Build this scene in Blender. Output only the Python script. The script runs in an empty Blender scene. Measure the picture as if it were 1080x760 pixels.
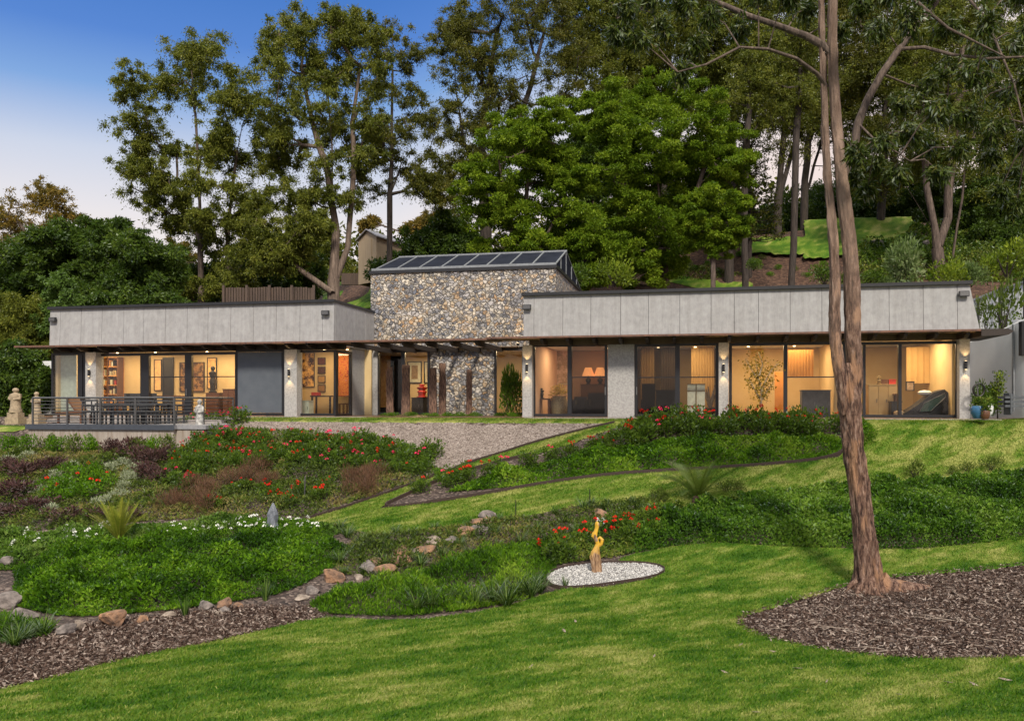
import bpy, math, random
import numpy as np
random.seed(7); RNG = np.random.default_rng(11)
PI = math.pi
sc = bpy.context.scene
C = sc.collection
# ------------------------------------------------------------------ camera, sky, sun, exposure
FPX, HV = 900.0, 425.0            # focal length in photo pixels, row of the horizon
cam = bpy.data.cameras.new('camera'); camo = bpy.data.objects.new('camera', cam); C.objects.link(camo)
camo.location = (0, 0, 0); camo.rotation_euler = (PI/2, 0, 0)
cam.sensor_width = 36; cam.lens = 36*FPX/1080; cam.shift_y = (HV-380)/1080
cam.clip_start = 0.1; cam.clip_end = 3000
sc.camera = camo
SUN_EL, SUN_AZ = math.radians(42), math.radians(172)     # azimuth clockwise from +Y: behind the camera
world = bpy.data.worlds.new('World'); sc.world = world; world.use_nodes = True
wt = world.node_tree; wt.nodes.clear()
wo = wt.nodes.new('ShaderNodeOutputWorld'); bg = wt.nodes.new('ShaderNodeBackground')
sky = wt.nodes.new('ShaderNodeTexSky'); sky.sky_type = 'NISHITA'; sky.sun_disc = False
sky.sun_elevation = SUN_EL; sky.sun_rotation = SUN_AZ; sky.air_density = 1.0; sky.dust_density = 1.0; sky.ozone_density = 1.5
tc = wt.nodes.new('ShaderNodeTexCoord'); sep = wt.nodes.new('ShaderNodeSeparateXYZ')
wt.links.new(tc.outputs['Generated'], sep.inputs[0])
rp = wt.nodes.new('ShaderNodeValToRGB')
e = rp.color_ramp.elements
e[0].position = 0.0; e[0].color = (5.2, 4.1, 3.6, 1)
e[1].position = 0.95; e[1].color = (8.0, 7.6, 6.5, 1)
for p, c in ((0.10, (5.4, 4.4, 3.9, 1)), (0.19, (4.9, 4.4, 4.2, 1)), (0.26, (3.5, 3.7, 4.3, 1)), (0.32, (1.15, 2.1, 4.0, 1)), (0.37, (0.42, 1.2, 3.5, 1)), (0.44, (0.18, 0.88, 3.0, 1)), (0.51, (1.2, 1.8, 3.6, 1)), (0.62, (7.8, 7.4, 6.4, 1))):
    q = rp.color_ramp.elements.new(p); q.color = c
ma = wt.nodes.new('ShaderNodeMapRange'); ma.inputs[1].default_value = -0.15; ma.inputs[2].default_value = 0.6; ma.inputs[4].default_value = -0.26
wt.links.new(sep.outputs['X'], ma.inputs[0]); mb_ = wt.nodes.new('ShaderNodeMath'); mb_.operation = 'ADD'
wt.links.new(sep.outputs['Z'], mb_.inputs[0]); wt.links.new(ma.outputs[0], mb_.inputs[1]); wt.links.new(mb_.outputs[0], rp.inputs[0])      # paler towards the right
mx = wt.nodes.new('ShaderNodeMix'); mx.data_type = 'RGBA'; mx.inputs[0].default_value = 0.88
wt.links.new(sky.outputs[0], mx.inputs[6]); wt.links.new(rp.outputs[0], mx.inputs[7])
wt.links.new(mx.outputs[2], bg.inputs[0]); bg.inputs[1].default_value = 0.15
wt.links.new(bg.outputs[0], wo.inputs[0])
sl = bpy.data.lights.new('sun', 'SUN'); sun = bpy.data.objects.new('sun', sl); C.objects.link(sun)
sl.energy = 3.3; sl.angle = math.radians(10); sl.color = (1.0, 0.90, 0.76)
sun.rotation_euler = (PI/2-SUN_EL, 0, -SUN_AZ+PI)
sun.location = (-20, -20, 40)
sc.view_settings.view_transform = 'Standard'; sc.view_settings.look = 'None'
sc.view_settings.exposure = 0.3; sc.view_settings.gamma = 1
sc.cycles.use_denoising = True
sc.cycles.max_bounces = 6; sc.cycles.diffuse_bounces = 3; sc.cycles.glossy_bounces = 3
sc.cycles.transparent_max_bounces = 12; sc.cycles.transmission_bounces = 4
sc.cycles.sample_clamp_indirect = 4

# ------------------------------------------------------------------ numpy noise
def _hash(ix, iy, seed):
    h = (ix*374761393 + iy*668265263 + seed*362437) & 0xffffffff
    h = ((h ^ (h >> 13))*1274126177) & 0xffffffff
    return ((h ^ (h >> 16)) & 0xffff)/65535.0
def vnoise(x, y, seed=0):
    x = np.asarray(x, float); y = np.asarray(y, float)
    ix = np.floor(x).astype(np.int64); iy = np.floor(y).astype(np.int64)
    fx = x-ix; fy = y-iy; fx = fx*fx*(3-2*fx); fy = fy*fy*(3-2*fy)
    a = _hash(ix, iy, seed); b = _hash(ix+1, iy, seed); c = _hash(ix, iy+1, seed); d = _hash(ix+1, iy+1, seed)
    return (a*(1-fx)+b*fx)*(1-fy)+(c*(1-fx)+d*fx)*fy - 0.5
def fbm(x, y, seed=0, o=3):
    s = 0; a = 1
    for k in range(o):
        s = s+a*vnoise(x, y, seed+k*17); x = x*2.03+3.1; y = y*2.03+1.7; a *= 0.5
    return s

# ------------------------------------------------------------------ the lie of the land
PQ = np.array([-60, 0, 8.9, 10, 11.4, 13.3, 15.6, 17.8, 19.2, 21, 22.3, 24, 25.5, 27.5, 28.3, 41.0])
PZ = np.array([-3.2, -3.6, -3.70, -3.72, -3.74, -3.77, -3.73, -3.46, -3.2, -2.8, -2.48, -2.0, -1.5, -0.60, -0.55, -0.55])
HU = np.array([-400, 0, 200, 300, 400, 600, 800, 1000, 1400]); HH = np.array([3.0, 3.5, 5.5, 9.0, 11.8, 12.6, 13.4, 13.2, 13.0])
def sm(t): t = np.clip(t, 0, 1); return t*t*(3-2*t)
def qof(x, y): return y + 0.2126*x*sm((y-12)/13)
def Z(x, y):
    x = np.asarray(x, float); y = np.asarray(y, float)
    q = qof(x, y)
    z = np.interp(q, PQ, PZ)
    z = z+0.05*fbm(x*0.35, y*0.35, 3)*sm((27-q)/4)
    hs = (x-0.38)*0.97815-(y-28.6)*0.20791; ht = (x-0.38)*0.20791+(y-28.6)*0.97815
    z = np.where((hs < -10.1) & (ht < 0.3), np.minimum(z, -0.88), z)      # the cut for the raised deck
    yy = np.maximum(y, 1)
    u = 540+900*x/yy
    top = np.interp(u, HU, HH)
    t = (q-41)/27
    z = z+(top+0.55)*np.clip(t, 0, 1)**1.15*(t > 0)
    z = z+np.where(t > 0, 0.5*fbm(x*0.15, y*0.15, 9)*sm(t*2), 0)
    far = np.maximum(q-68, 0)
    return z+far*0.02*np.clip(1-far/600, 0, 1)
def G(u, v):
    """point of the ground seen at photo pixel u, v"""
    ys = np.arange(3, 140, 0.05); k = (u-540)/FPX; m = (HV-v)/FPX
    d = m*ys-Z(k*ys, ys)
    i = np.argmax(d < 0)
    if d[i] >= 0: i = int(np.argmin(d)); return np.array([k*ys[i], ys[i], float(Z(k*ys[i], ys[i]))])
    y = ys[i] if i == 0 else ys[i-1]+0.05*d[i-1]/(d[i-1]-d[i]+1e-9)
    return np.array([k*y, y, float(Z(k*y, y))])
def P(u, v, Y): return np.array([(u-540)/FPX*Y, Y, (HV-v)/FPX*Y])
def poly(pts): return np.array([G(u, v)[:2] for u, v in pts])

# ------------------------------------------------------------------ objects
ROOT = {}
def tag(o, label=None, cat=None, group=None, kind=None):
    if label: o['label'] = label
    if cat: o['category'] = cat
    if group: o['group'] = group
    if kind: o['kind'] = kind
    return o
def thing(name, label, cat, loc, group=None):
    o = bpy.data.objects.new(name, None); C.objects.link(o); o.location = tuple(float(c) for c in loc)
    o.empty_display_size = 0.2
    ROOT[o.name] = np.array(loc, float)
    return tag(o, label, cat, group)
def np_mesh(name, V, F, k=None, smooth=False, attrs=None):
    """F: (n,k) array of faces or list of lists"""
    me = bpy.data.meshes.new(name)
    V = np.asarray(V, np.float32)
    if isinstance(F, np.ndarray):
        n, k = F.shape
        me.vertices.add(len(V)); me.vertices.foreach_set('co', V.ravel())
        me.loops.add(n*k); me.loops.foreach_set('vertex_index', F.astype(np.int32).ravel())
        me.polygons.add(n); me.polygons.foreach_set('loop_start', np.arange(0, n*k, k, dtype=np.int32))
        me.polygons.foreach_set('loop_total', np.full(n, k, np.int32))
        me.update(calc_edges=True)
    else:
        me.from_pydata([tuple(map(float, v)) for v in V], [], [tuple(f) for f in F]); me.update()
    if attrs:
        for an, a in attrs.items():
            at = me.attributes.new(an, 'FLOAT', 'POINT'); at.data.foreach_set('value', np.asarray(a, np.float32))
    if smooth: me.polygons.foreach_set('use_smooth', np.ones(len(me.polygons), bool))
    return me
def link(name, me, m, parent=None, loc=None):
    if m is not None and len(me.materials) == 0: me.materials.append(m)
    o = bpy.data.objects.new(name, me); C.objects.link(o)
    if parent is not None: o.parent = parent; ROOT[o.name] = ROOT.get(parent.name, np.zeros(3))
    elif loc is not None: o.location = tuple(float(c) for c in loc); ROOT[o.name] = np.array(loc, float)
    return o
def copy_tree(o, parent=None, loc=None, rz=None, s=None):
    c = o.copy(); C.objects.link(c)
    if parent is not None: c.parent = parent
    if loc is not None: c.location = tuple(float(q) for q in loc)
    if rz is not None: c.rotation_euler = (0, 0, rz)
    if s is not None: c.scale = s if hasattr(s, '__len__') else (s, s, s)
    for ch in [x for x in o.children]: copy_tree(ch, c)
    return c
class MB:
    """collects shapes in world space (or the builder's own space)"""
    def __init__(self): self.v = []; self.f = []
    def add(self, vs, fs):
        b = len(self.v); self.v += [tuple(map(float, p)) for p in vs]; self.f += [tuple(b+i for i in f) for f in fs]; return self
    def box(self, a, b, fn=None):
        x0, y0, z0 = a; x1, y1, z1 = b
        vs = [(x0,y0,z0),(x1,y0,z0),(x1,y1,z0),(x0,y1,z0),(x0,y0,z1),(x1,y0,z1),(x1,y1,z1),(x0,y1,z1)]
        if fn: vs = [fn(*p) for p in vs]
        return self.add(vs, [(0,3,2,1),(4,5,6,7),(0,1,5,4),(1,2,6,5),(2,3,7,6),(3,0,4,7)])
    def prism(self, pts, y0, y1, fn=None):
        """outline in x,z extruded along y"""
        n = len(pts); vs = [(x, y0, z) for x, z in pts]+[(x, y1, z) for x, z in pts]
        if fn: vs = [fn(*p) for p in vs]
        return self.add(vs, [tuple(range(n)), tuple(range(2*n-1, n-1, -1))]+[(i, (i+1) % n+0, (i+1) % n+n, i+n)[::-1] for i in range(n)])
    def tube(self, pts, rad, k=8, cap=True):
        pts = np.array(pts, float); n = len(pts)
        rad = np.full(n, rad, float) if np.isscalar(rad) else np.array(rad, float)
        T = np.gradient(pts, axis=0); T /= np.linalg.norm(T, axis=1)[:, None]+1e-9
        up = np.array([0, 0, 1.]) if abs(T[0][2]) < 0.9 else np.array([1., 0, 0])
        vs = []
        N = np.cross(T[0], up); N /= np.linalg.norm(N)
        for i in range(n):
            N = N-T[i]*np.dot(N, T[i]); N /= np.linalg.norm(N)+1e-9; B = np.cross(T[i], N)
            for j in range(k):
                a = 2*PI*j/k; vs.append(pts[i]+rad[i]*(math.cos(a)*N+math.sin(a)*B))
        fs = [(i*k+j, i*k+(j+1) % k, (i+1)*k+(j+1) % k, (i+1)*k+j) for i in range(n-1) for j in range(k)]
        if cap: fs += [tuple(range(k))[::-1], tuple((n-1)*k+j for j in range(k))]
        return self.add(vs, fs)
    def lathe(self, c, prof, k=14):
        """prof: list of (radius, z)"""
        vs = []; n = len(prof)
        for r, z in prof:
            for j in range(k): a = 2*PI*j/k; vs.append((c[0]+r*math.cos(a), c[1]+r*math.sin(a), c[2]+z))
        fs = [(i*k+j, i*k+(j+1) % k, (i+1)*k+(j+1) % k, (i+1)*k+j) for i in range(n-1) for j in range(k)]
        fs += [tuple(range(k))[::-1], tuple((n-1)*k+j for j in range(k))]
        return self.add(vs, fs)
    def build(self, name, m, parent=None, loc=None, smooth=False):
        o0 = ROOT.get(parent.name, np.zeros(3)) if parent is not None else (np.array(loc, float) if loc is not None else np.zeros(3))
        V = np.array(self.v, float)-o0
        me = np_mesh(name, V, self.f, smooth=smooth)
        if smooth: me.set_sharp_from_angle(angle=math.radians(40))
        return link(name, me, m, parent, loc)

# ------------------------------------------------------------------ materials
def nodes(name):
    m = bpy.data.materials.new(name); m.use_nodes = True; t = m.node_tree
    return m, t, t.nodes['Principled BSDF'], t.nodes['Material Output']
def N(t, ty, **kw):
    n = t.nodes.new(ty)
    for k, v in kw.items():
        if isinstance(k, str) and hasattr(n, k): setattr(n, k, v)
    return n
def coords(t, scale=(1,1,1), kind='Object'):
    a = N(t, 'ShaderNodeTexCoord'); mp = N(t, 'ShaderNodeMapping'); mp.inputs['Scale'].default_value = scale
    t.links.new(a.outputs[kind], mp.inputs[0]); return mp.outputs[0]
def ramp(t, fac, stops):
    r = N(t, 'ShaderNodeValToRGB'); el = r.color_ramp.elements
    while len(el) < len(stops): el.new(0.5)
    for i, (p, c) in enumerate(stops): el[i].position = p; el[i].color = (*c, 1) if len(c) == 3 else c
    t.links.new(fac, r.inputs[0]); return r.outputs[0]
def noise(t, vec, scale, detail=4, rough=0.55):
    n = N(t, 'ShaderNodeTexNoise'); n.inputs['Scale'].default_value = scale; n.inputs['Detail'].default_value = detail; n.inputs['Roughness'].default_value = rough
    t.links.new(vec, n.inputs['Vector']); return n.outputs[0]
def mixc(t, f, a, b, mode='MIX'):
    n = N(t, 'ShaderNodeMix'); n.data_type = 'RGBA'; n.blend_type = mode
    for s, x in ((0, f), (6, a), (7, b)):
        if hasattr(x, 'links'): t.links.new(x, n.inputs[s])
        else: n.inputs[s].default_value = x if s == 0 else (*x, 1)
    return n.outputs[2]
def bump(t, b, h, strength=0.4, dist=0.02):
    n = N(t, 'ShaderNodeBump'); n.inputs['Strength'].default_value = strength; n.inputs['Distance'].default_value = dist
    t.links.new(h, n.inputs['Height']); t.links.new(n.outputs[0], b.inputs['Normal'])
def pm(name, c, rough=0.6, c2=None, scale=8, sc3=(1,1,1), bmp=0.0, metal=0.0, bscale=None):
    """plain material whose colour wanders between c and c2"""
    m, t, b, o = nodes(name); v = coords(t, sc3)
    c2 = c2 or tuple(x*0.72 for x in c)
    n = noise(t, v, scale)
    t.links.new(ramp(t, n, ((0.3, c2), (0.7, c))), b.inputs['Base Color'])
    b.inputs['Roughness'].default_value = rough; b.inputs['Metallic'].default_value = metal
    if bmp: bump(t, b, noise(t, v, bscale or scale*3), bmp)
    return m
def emis(name, c, s):
    m, t, b, o = nodes(name); b.inputs['Base Color'].default_value = (*c, 1)
    b.inputs['Emission Color'].default_value = (*c, 1); b.inputs['Emission Strength'].default_value = s; return m
def leafmat(name, stops, rough=0.5, trans=0.35, gloss=0.08):
    m = bpy.data.materials.new(name); m.use_nodes = True; t = m.node_tree; t.nodes.clear()
    a = N(t, 'ShaderNodeAttribute'); a.attribute_name = 'tint'
    n = len(stops); col = ramp(t, a.outputs['Fac'], [(i/(n-1), c) for i, c in enumerate(stops)])
    d = N(t, 'ShaderNodeBsdfDiffuse'); tr = N(t, 'ShaderNodeBsdfTranslucent'); g = N(t, 'ShaderNodeBsdfGlossy')
    g.inputs['Roughness'].default_value = rough
    lt = mixc(t, 0.5, col, (0.9, 1.0, 0.3), 'MULTIPLY')
    t.links.new(col, d.inputs[0]); t.links.new(lt, tr.inputs[0])
    g.inputs[0].default_value = (0.75, 0.8, 0.8, 1)
    m1 = N(t, 'ShaderNodeMixShader'); m1.inputs[0].default_value = trans
    t.links.new(d.outputs[0], m1.inputs[1]); t.links.new(tr.outputs[0], m1.inputs[2])
    lw = N(t, 'ShaderNodeFresnel'); lw.inputs[0].default_value = 1.35
    mu = N(t, 'ShaderNodeMath'); mu.operation = 'MULTIPLY'; mu.inputs[1].default_value = gloss*1.5; t.links.new(lw.outputs[0], mu.inputs[0])
    m2 = N(t, 'ShaderNodeMixShader'); t.links.new(mu.outputs[0], m2.inputs[0])
    t.links.new(m1.outputs[0], m2.inputs[1]); t.links.new(g.outputs[0], m2.inputs[2])
    o = N(t, 'ShaderNodeOutputMaterial'); t.links.new(m2.outputs[0], o.inputs[0]); return m

# house
def concrete():
    m, t, b, o = nodes('fascia concrete'); v = coords(t)
    n1 = noise(t, v, 5, 5); n2 = noise(t, coords(t, (1,1,0.35)), 26, 3)
    c = ramp(t, n1, ((0.3, (0.315,0.315,0.32)), (0.72, (0.40,0.40,0.405))))
    c = mixc(t, 0.6, c, ramp(t, n2, ((0.3, (0.84,0.83,0.82)), (0.62, (1.0,1.0,1.0)))), 'MULTIPLY')
    st = noise(t, coords(t, (2.2,2.2,0.12)), 4, 4)
    c = mixc(t, 0.45, c, ramp(t, st, ((0.35, (0.74,0.72,0.70)), (0.6, (1.0,1.0,1.0)))), 'MULTIPLY')
    t.links.new(c, b.inputs['Base Color']); b.inputs['Roughness'].default_value = 0.8; bump(t, b, n2, 0.25, 0.01); return m
def render_wall():
    m, t, b, o = nodes('rendered column'); v = coords(t)
    n2 = noise(t, v, 18, 4)
    c = ramp(t, n2, ((0.36, (0.29,0.285,0.28)), (0.6, (0.40,0.395,0.385))))
    t.links.new(c, b.inputs['Base Color']); b.inputs['Roughness'].default_value = 0.85; bump(t, b, n2, 0.4, 0.01); return m
def stone():
    m, t, b, o = nodes('random rubble stone')
    wn = N(t, 'ShaderNodeTexNoise'); wn.inputs['Scale'].default_value = 5; cv = coords(t, (1,1,1.15)); t.links.new(cv, wn.inputs[0])
    v = mixc(t, 0.2, cv, wn.outputs[1])
    vo = N(t, 'ShaderNodeTexVoronoi'); vo.inputs['Scale'].default_value = 8.8; t.links.new(v, vo.inputs['Vector'])
    ve = N(t, 'ShaderNodeTexVoronoi'); ve.feature = 'DISTANCE_TO_EDGE'; ve.inputs['Scale'].default_value = 8.8; t.links.new(v, ve.inputs['Vector'])
    s = N(t, 'ShaderNodeSeparateColor'); t.links.new(vo.outputs['Color'], s.inputs[0])
    c = ramp(t, s.outputs[0], ((0.0,(0.15,0.15,0.17)),(0.18,(0.30,0.30,0.32)),(0.38,(0.52,0.46,0.37)),(0.52,(0.42,0.41,0.43)),(0.72,(0.74,0.68,0.58)),(0.86,(0.46,0.30,0.17)),(0.93,(0.56,0.46,0.33)),(1.0,(0.17,0.19,0.25))))
    c = mixc(t, 0.55, c, ramp(t, s.outputs[1], ((0.0,(0.42,0.42,0.42)),(1.0,(1.12,1.08,1.02)))), 'MULTIPLY')
    n = noise(t, v, 30, 3); c = mixc(t, 0.5, c, ramp(t, n, ((0.3,(0.6,0.6,0.6)),(0.7,(1.2,1.2,1.2)))), 'MULTIPLY')
    ed = ramp(t, ve.outputs[0], ((0.0,(0,0,0)),(0.07,(1,1,1))))
    c = mixc(t, ed, (0.11,0.10,0.09), c)
    t.links.new(c, b.inputs['Base Color']); b.inputs['Roughness'].default_value = 0.75
    hh = N(t, 'ShaderNodeMath'); hh.operation = 'MINIMUM'; hh.inputs[1].default_value = 0.16; t.links.new(ve.outputs[0], hh.inputs[0])
    bump(t, b, hh.outputs[0], 1.0, 0.30); return m
def glass(name, tintc=(1,1,1), refl=0.5):
    m = bpy.data.materials.new(name); m.use_nodes = True; t = m.node_tree; t.nodes.clear()
    tr = N(t, 'ShaderNodeBsdfTransparent'); tr.inputs[0].default_value = (*tintc, 1)
    g = N(t, 'ShaderNodeBsdfGlossy'); g.inputs['Roughness'].default_value = 0.03; g.inputs[0].default_value = (0.9,0.95,1,1)
    f = N(t, 'ShaderNodeFresnel'); f.inputs[0].default_value = 1.5
    mu = N(t, 'ShaderNodeMath'); mu.operation = 'MULTIPLY'; mu.inputs[1].default_value = refl*2; t.links.new(f.outputs[0], mu.inputs[0])
    mm = N(t, 'ShaderNodeMixShader'); t.links.new(mu.outputs[0], mm.inputs[0]); t.links.new(tr.outputs[0], mm.inputs[1]); t.links.new(g.outputs[0], mm.inputs[2])
    o = N(t, 'ShaderNodeOutputMaterial'); t.links.new(mm.outputs[0], o.inputs[0]); return m
M = dict(
 conc=concrete(), rend=render_wall(), stone=stone(),
 dark=pm('dark metal frame', (0.016,0.017,0.021), 0.4, scale=20), capm=pm('roof capping', (0.02,0.021,0.025), 0.45),
 rust=pm('rusty eave edge', (0.20,0.095,0.06), 0.7, (0.09,0.05,0.04)), timber=pm('dark rafter timber', (0.035,0.025,0.02), 0.7, scale=10),
 soffit=pm('soffit board', (0.16,0.11,0.07), 0.7), slab=pm('paving slab', (0.36,0.33,0.31), 0.85, (0.25,0.22,0.21), bmp=0.2),
 plaster=pm('interior plaster', (0.64,0.49,0.26), 0.8, (0.56,0.41,0.20), scale=1.5), pink=pm('pale interior plaster', (0.68,0.47,0.34), 0.8, (0.60,0.40,0.28), scale=1.2),
 ochre=pm('ochre blind', (0.55,0.36,0.14), 0.8, (0.48,0.30,0.11), scale=2), orange=pm('orange wall', (0.70,0.33,0.08), 0.7, scale=2),
 ifloor=pm('interior timber floor', (0.16,0.09,0.05), 0.4, scale=4, sc3=(1,6,1)), shutter=pm('roller shutter', (0.10,0.115,0.135), 0.55, (0.08,0.095,0.115), scale=3),
 glass=glass('clear glass', (0.97,0.97,0.96), 0.22), glassd=glass('screened glass', (0.55,0.55,0.55), 0.3),
 white=pm('white paint', (0.72,0.73,0.74), 0.6, (0.62,0.63,0.65), scale=2), whitem=pm('white garden wall', (0.72,0.73,0.74), 0.8, (0.62,0.63,0.64), scale=1.2, bmp=0.1),
 steel=pm('brushed steel', (0.20,0.20,0.20), 0.4, metal=0.8, scale=30), lightm=pm('grey aluminium', (0.27,0.29,0.31), 0.45, scale=9, metal=0.2),
 solar=pm('dark skylight glass', (0.010,0.013,0.022), 0.8, (0.02,0.024,0.038), scale=2), lampb=pm('lamp body black', (0.02,0.02,0.022), 0.4),
 deckw=pm('weathered deck boarding', (0.40,0.36,0.32), 0.8, (0.24,0.19,0.15), scale=3, sc3=(4,4,0.4)), decktop=pm('deck edge blue grey', (0.055,0.065,0.085), 0.6),
 deckfl=pm('deck floor', (0.30,0.30,0.31), 0.7, (0.2,0.2,0.22)), furn=pm('charcoal furniture', (0.035,0.038,0.045), 0.55), wood=pm('brown wood', (0.14,0.06,0.03), 0.5, scale=6, sc3=(1,1,5)),
 sand=pm('sandstone', (0.42,0.33,0.22), 0.9, (0.24,0.19,0.13), scale=12, bmp=0.5), marble=pm('pale statue stone', (0.60,0.59,0.56), 0.7, (0.10,0.10,0.10), scale=9, bmp=0.3),
 warm=emis('lit lamp glass', (1.0,0.72,0.38), 5), shade=emis('lit lamp shade', (1.0,0.42,0.14), 1.3), chand=emis('chandelier bulbs', (1.0,0.6,0.25), 9),
 green=pm('pale green panel', (0.50,0.58,0.50), 0.6), blue=pm('blue glazed', (0.05,0.16,0.30), 0.3), red=pm('red cloth', (0.45,0.03,0.02), 0.7),
 cream=pm('cream paint', (0.62,0.62,0.48), 0.6), brass=pm('brown bar', (0.22,0.16,0.07), 0.5), greyc=pm('grey upholstery', (0.10,0.11,0.125), 0.8), 
 black=pm('near black', (0.012,0.012,0.014), 0.5), corr=pm('beige shed cladding', (0.42,0.33,0.22), 0.7, (0.34,0.26,0.17), scale=3, sc3=(6,6,0.3)), shroof=pm('shed roof metal', (0.33,0.33,0.35), 0.5, (0.22,0.2,0.2)),
 fence=pm('weathered paling fence', (0.11,0.075,0.055), 0.85, (0.05,0.035,0.03), scale=3, sc3=(6,6,0.4)), edge=pm('rusted steel edging', (0.045,0.026,0.02), 0.7, scale=12),
)

M['solar'].node_tree.nodes['Principled BSDF'].inputs['Specular IOR Level'].default_value = 0.1
# ------------------------------------------------------------------ ground
def mulchmat(name, stops, scale=22, sc3=(1,1,1)):
    m, t, b, o = nodes(name); v0 = coords(t)
    n0 = N(t, 'ShaderNodeTexNoise'); n0.inputs['Scale'].default_value = 9; t.links.new(v0, n0.inputs[0])
    v = mixc(t, 0.12, coords(t, sc3), n0.outputs[1])
    vo = N(t, 'ShaderNodeTexVoronoi'); vo.inputs['Scale'].default_value = scale; t.links.new(v, vo.inputs['Vector'])
    s = N(t, 'ShaderNodeSeparateColor'); t.links.new(vo.outputs['Color'], s.inputs[0])
    c = ramp(t, s.outputs[0], stops)
    c = mixc(t, 0.6, c, ramp(t, noise(t, v0, 1.3, 4), ((0.3,(0.6,0.57,0.55)),(0.7,(1.1,1.1,1.1)))), 'MULTIPLY')
    t.links.new(c, b.inputs['Base Color']); b.inputs['Roughness'].default_value = 0.9
    bump(t, b, s.outputs[1], 0.8, 0.03); return m
M['mulch'] = mulchmat('bark mulch soil', ((0.0,(0.020,0.014,0.012)),(0.45,(0.065,0.043,0.036)),(0.8,(0.13,0.095,0.08)),(1.0,(0.24,0.19,0.16))))
M['pale'] = mulchmat('pale gravelly bank', ((0.0,(0.11,0.085,0.072)),(0.5,(0.25,0.205,0.18)),(1.0,(0.40,0.345,0.31))), 34)
M['hill'] = mulchmat('brown hillside mulch', ((0.0,(0.03,0.014,0.009)),(0.5,(0.075,0.036,0.022)),(1.0,(0.14,0.08,0.05))), 9)
M['gravel'] = mulchmat('white pebble gravel', ((0.0,(0.2,0.2,0.2)),(0.4,(0.48,0.47,0.46)),(1.0,(0.72,0.71,0.70))), 26)
def lawnpatch(x, y):
    """mowing streaks and dry patches, shared by the turf and its blades"""
    c, d = math.cos(math.radians(26)), math.sin(math.radians(26)); xr = x*c+y*d; yr = -x*d+y*c
    w = fbm(x*.3, y*.3, 61, 2)
    return .05+.36*fbm(xr*.9+w, yr*3.2, 57, 5)+.22*fbm(xr*.18, yr*.4, 67, 2)+.42*fbm(xr*2.6, yr*8, 71, 3)
def lawnmat():
    m, t, b, o = nodes('mown lawn'); v = coords(t)
    at = N(t, 'ShaderNodeAttribute'); at.attribute_name = 'patch'; fine = noise(t, v, 42, 4, 0.8); mid = noise(t, v, 9, 4, 0.7)
    c = ramp(t, at.outputs['Fac'], ((0.20,(0.032,0.098,0.005)),(0.45,(0.070,0.155,0.010)),(0.64,(0.14,0.215,0.026)),(0.82,(0.29,0.31,0.09))))
    c = mixc(t, 0.6, c, ramp(t, mid, ((0.35,(0.6,0.7,0.55)),(0.65,(1.35,1.25,1.3)))), 'MULTIPLY')
    c = mixc(t, 0.8, c, ramp(t, fine, ((0.32,(0.34,0.42,0.3)),(0.68,(1.6,1.5,1.5)))), 'MULTIPLY')
    t.links.new(c, b.inputs['Base Color']); b.inputs['Roughness'].default_value = 0.8; b.inputs['Specular IOR Level'].default_value = 0.2
    bump(t, b, fine, 0.8, 0.03); return m
M['lawn'] = lawnmat()

def sdf(px, py, pg):
    """signed distance, positive inside"""
    px = px.ravel(); py = py.ravel(); d = np.full(px.shape, 1e9); ins = np.zeros(px.shape, bool)
    n = len(pg)
    for i in range(n):
        ax, ay = pg[i]; bx, by = pg[(i+1) % n]; ex, ey = bx-ax, by-ay
        wx = px-ax; wy = py-ay; l = ex*ex+ey*ey+1e-12
        tt = np.clip((wx*ex+wy*ey)/l, 0, 1)
        d = np.minimum(d, (wx-tt*ex)**2+(wy-tt*ey)**2)
        c = ((ay > py) != (by > py)) & (px < (bx-ax)*(py-ay)/((by-ay) if by != ay else 1e-12)+ax)
        ins ^= c
    return np.where(ins, 1, -1)*np.sqrt(d)
def smooth_poly(pg, it=2):
    for _ in range(it):
        a = pg; b = np.roll(pg, -1, axis=0)
        pg = np.stack([0.75*a+0.25*b, 0.25*a+0.75*b], 1).reshape(-1, 2)
    return pg
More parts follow.
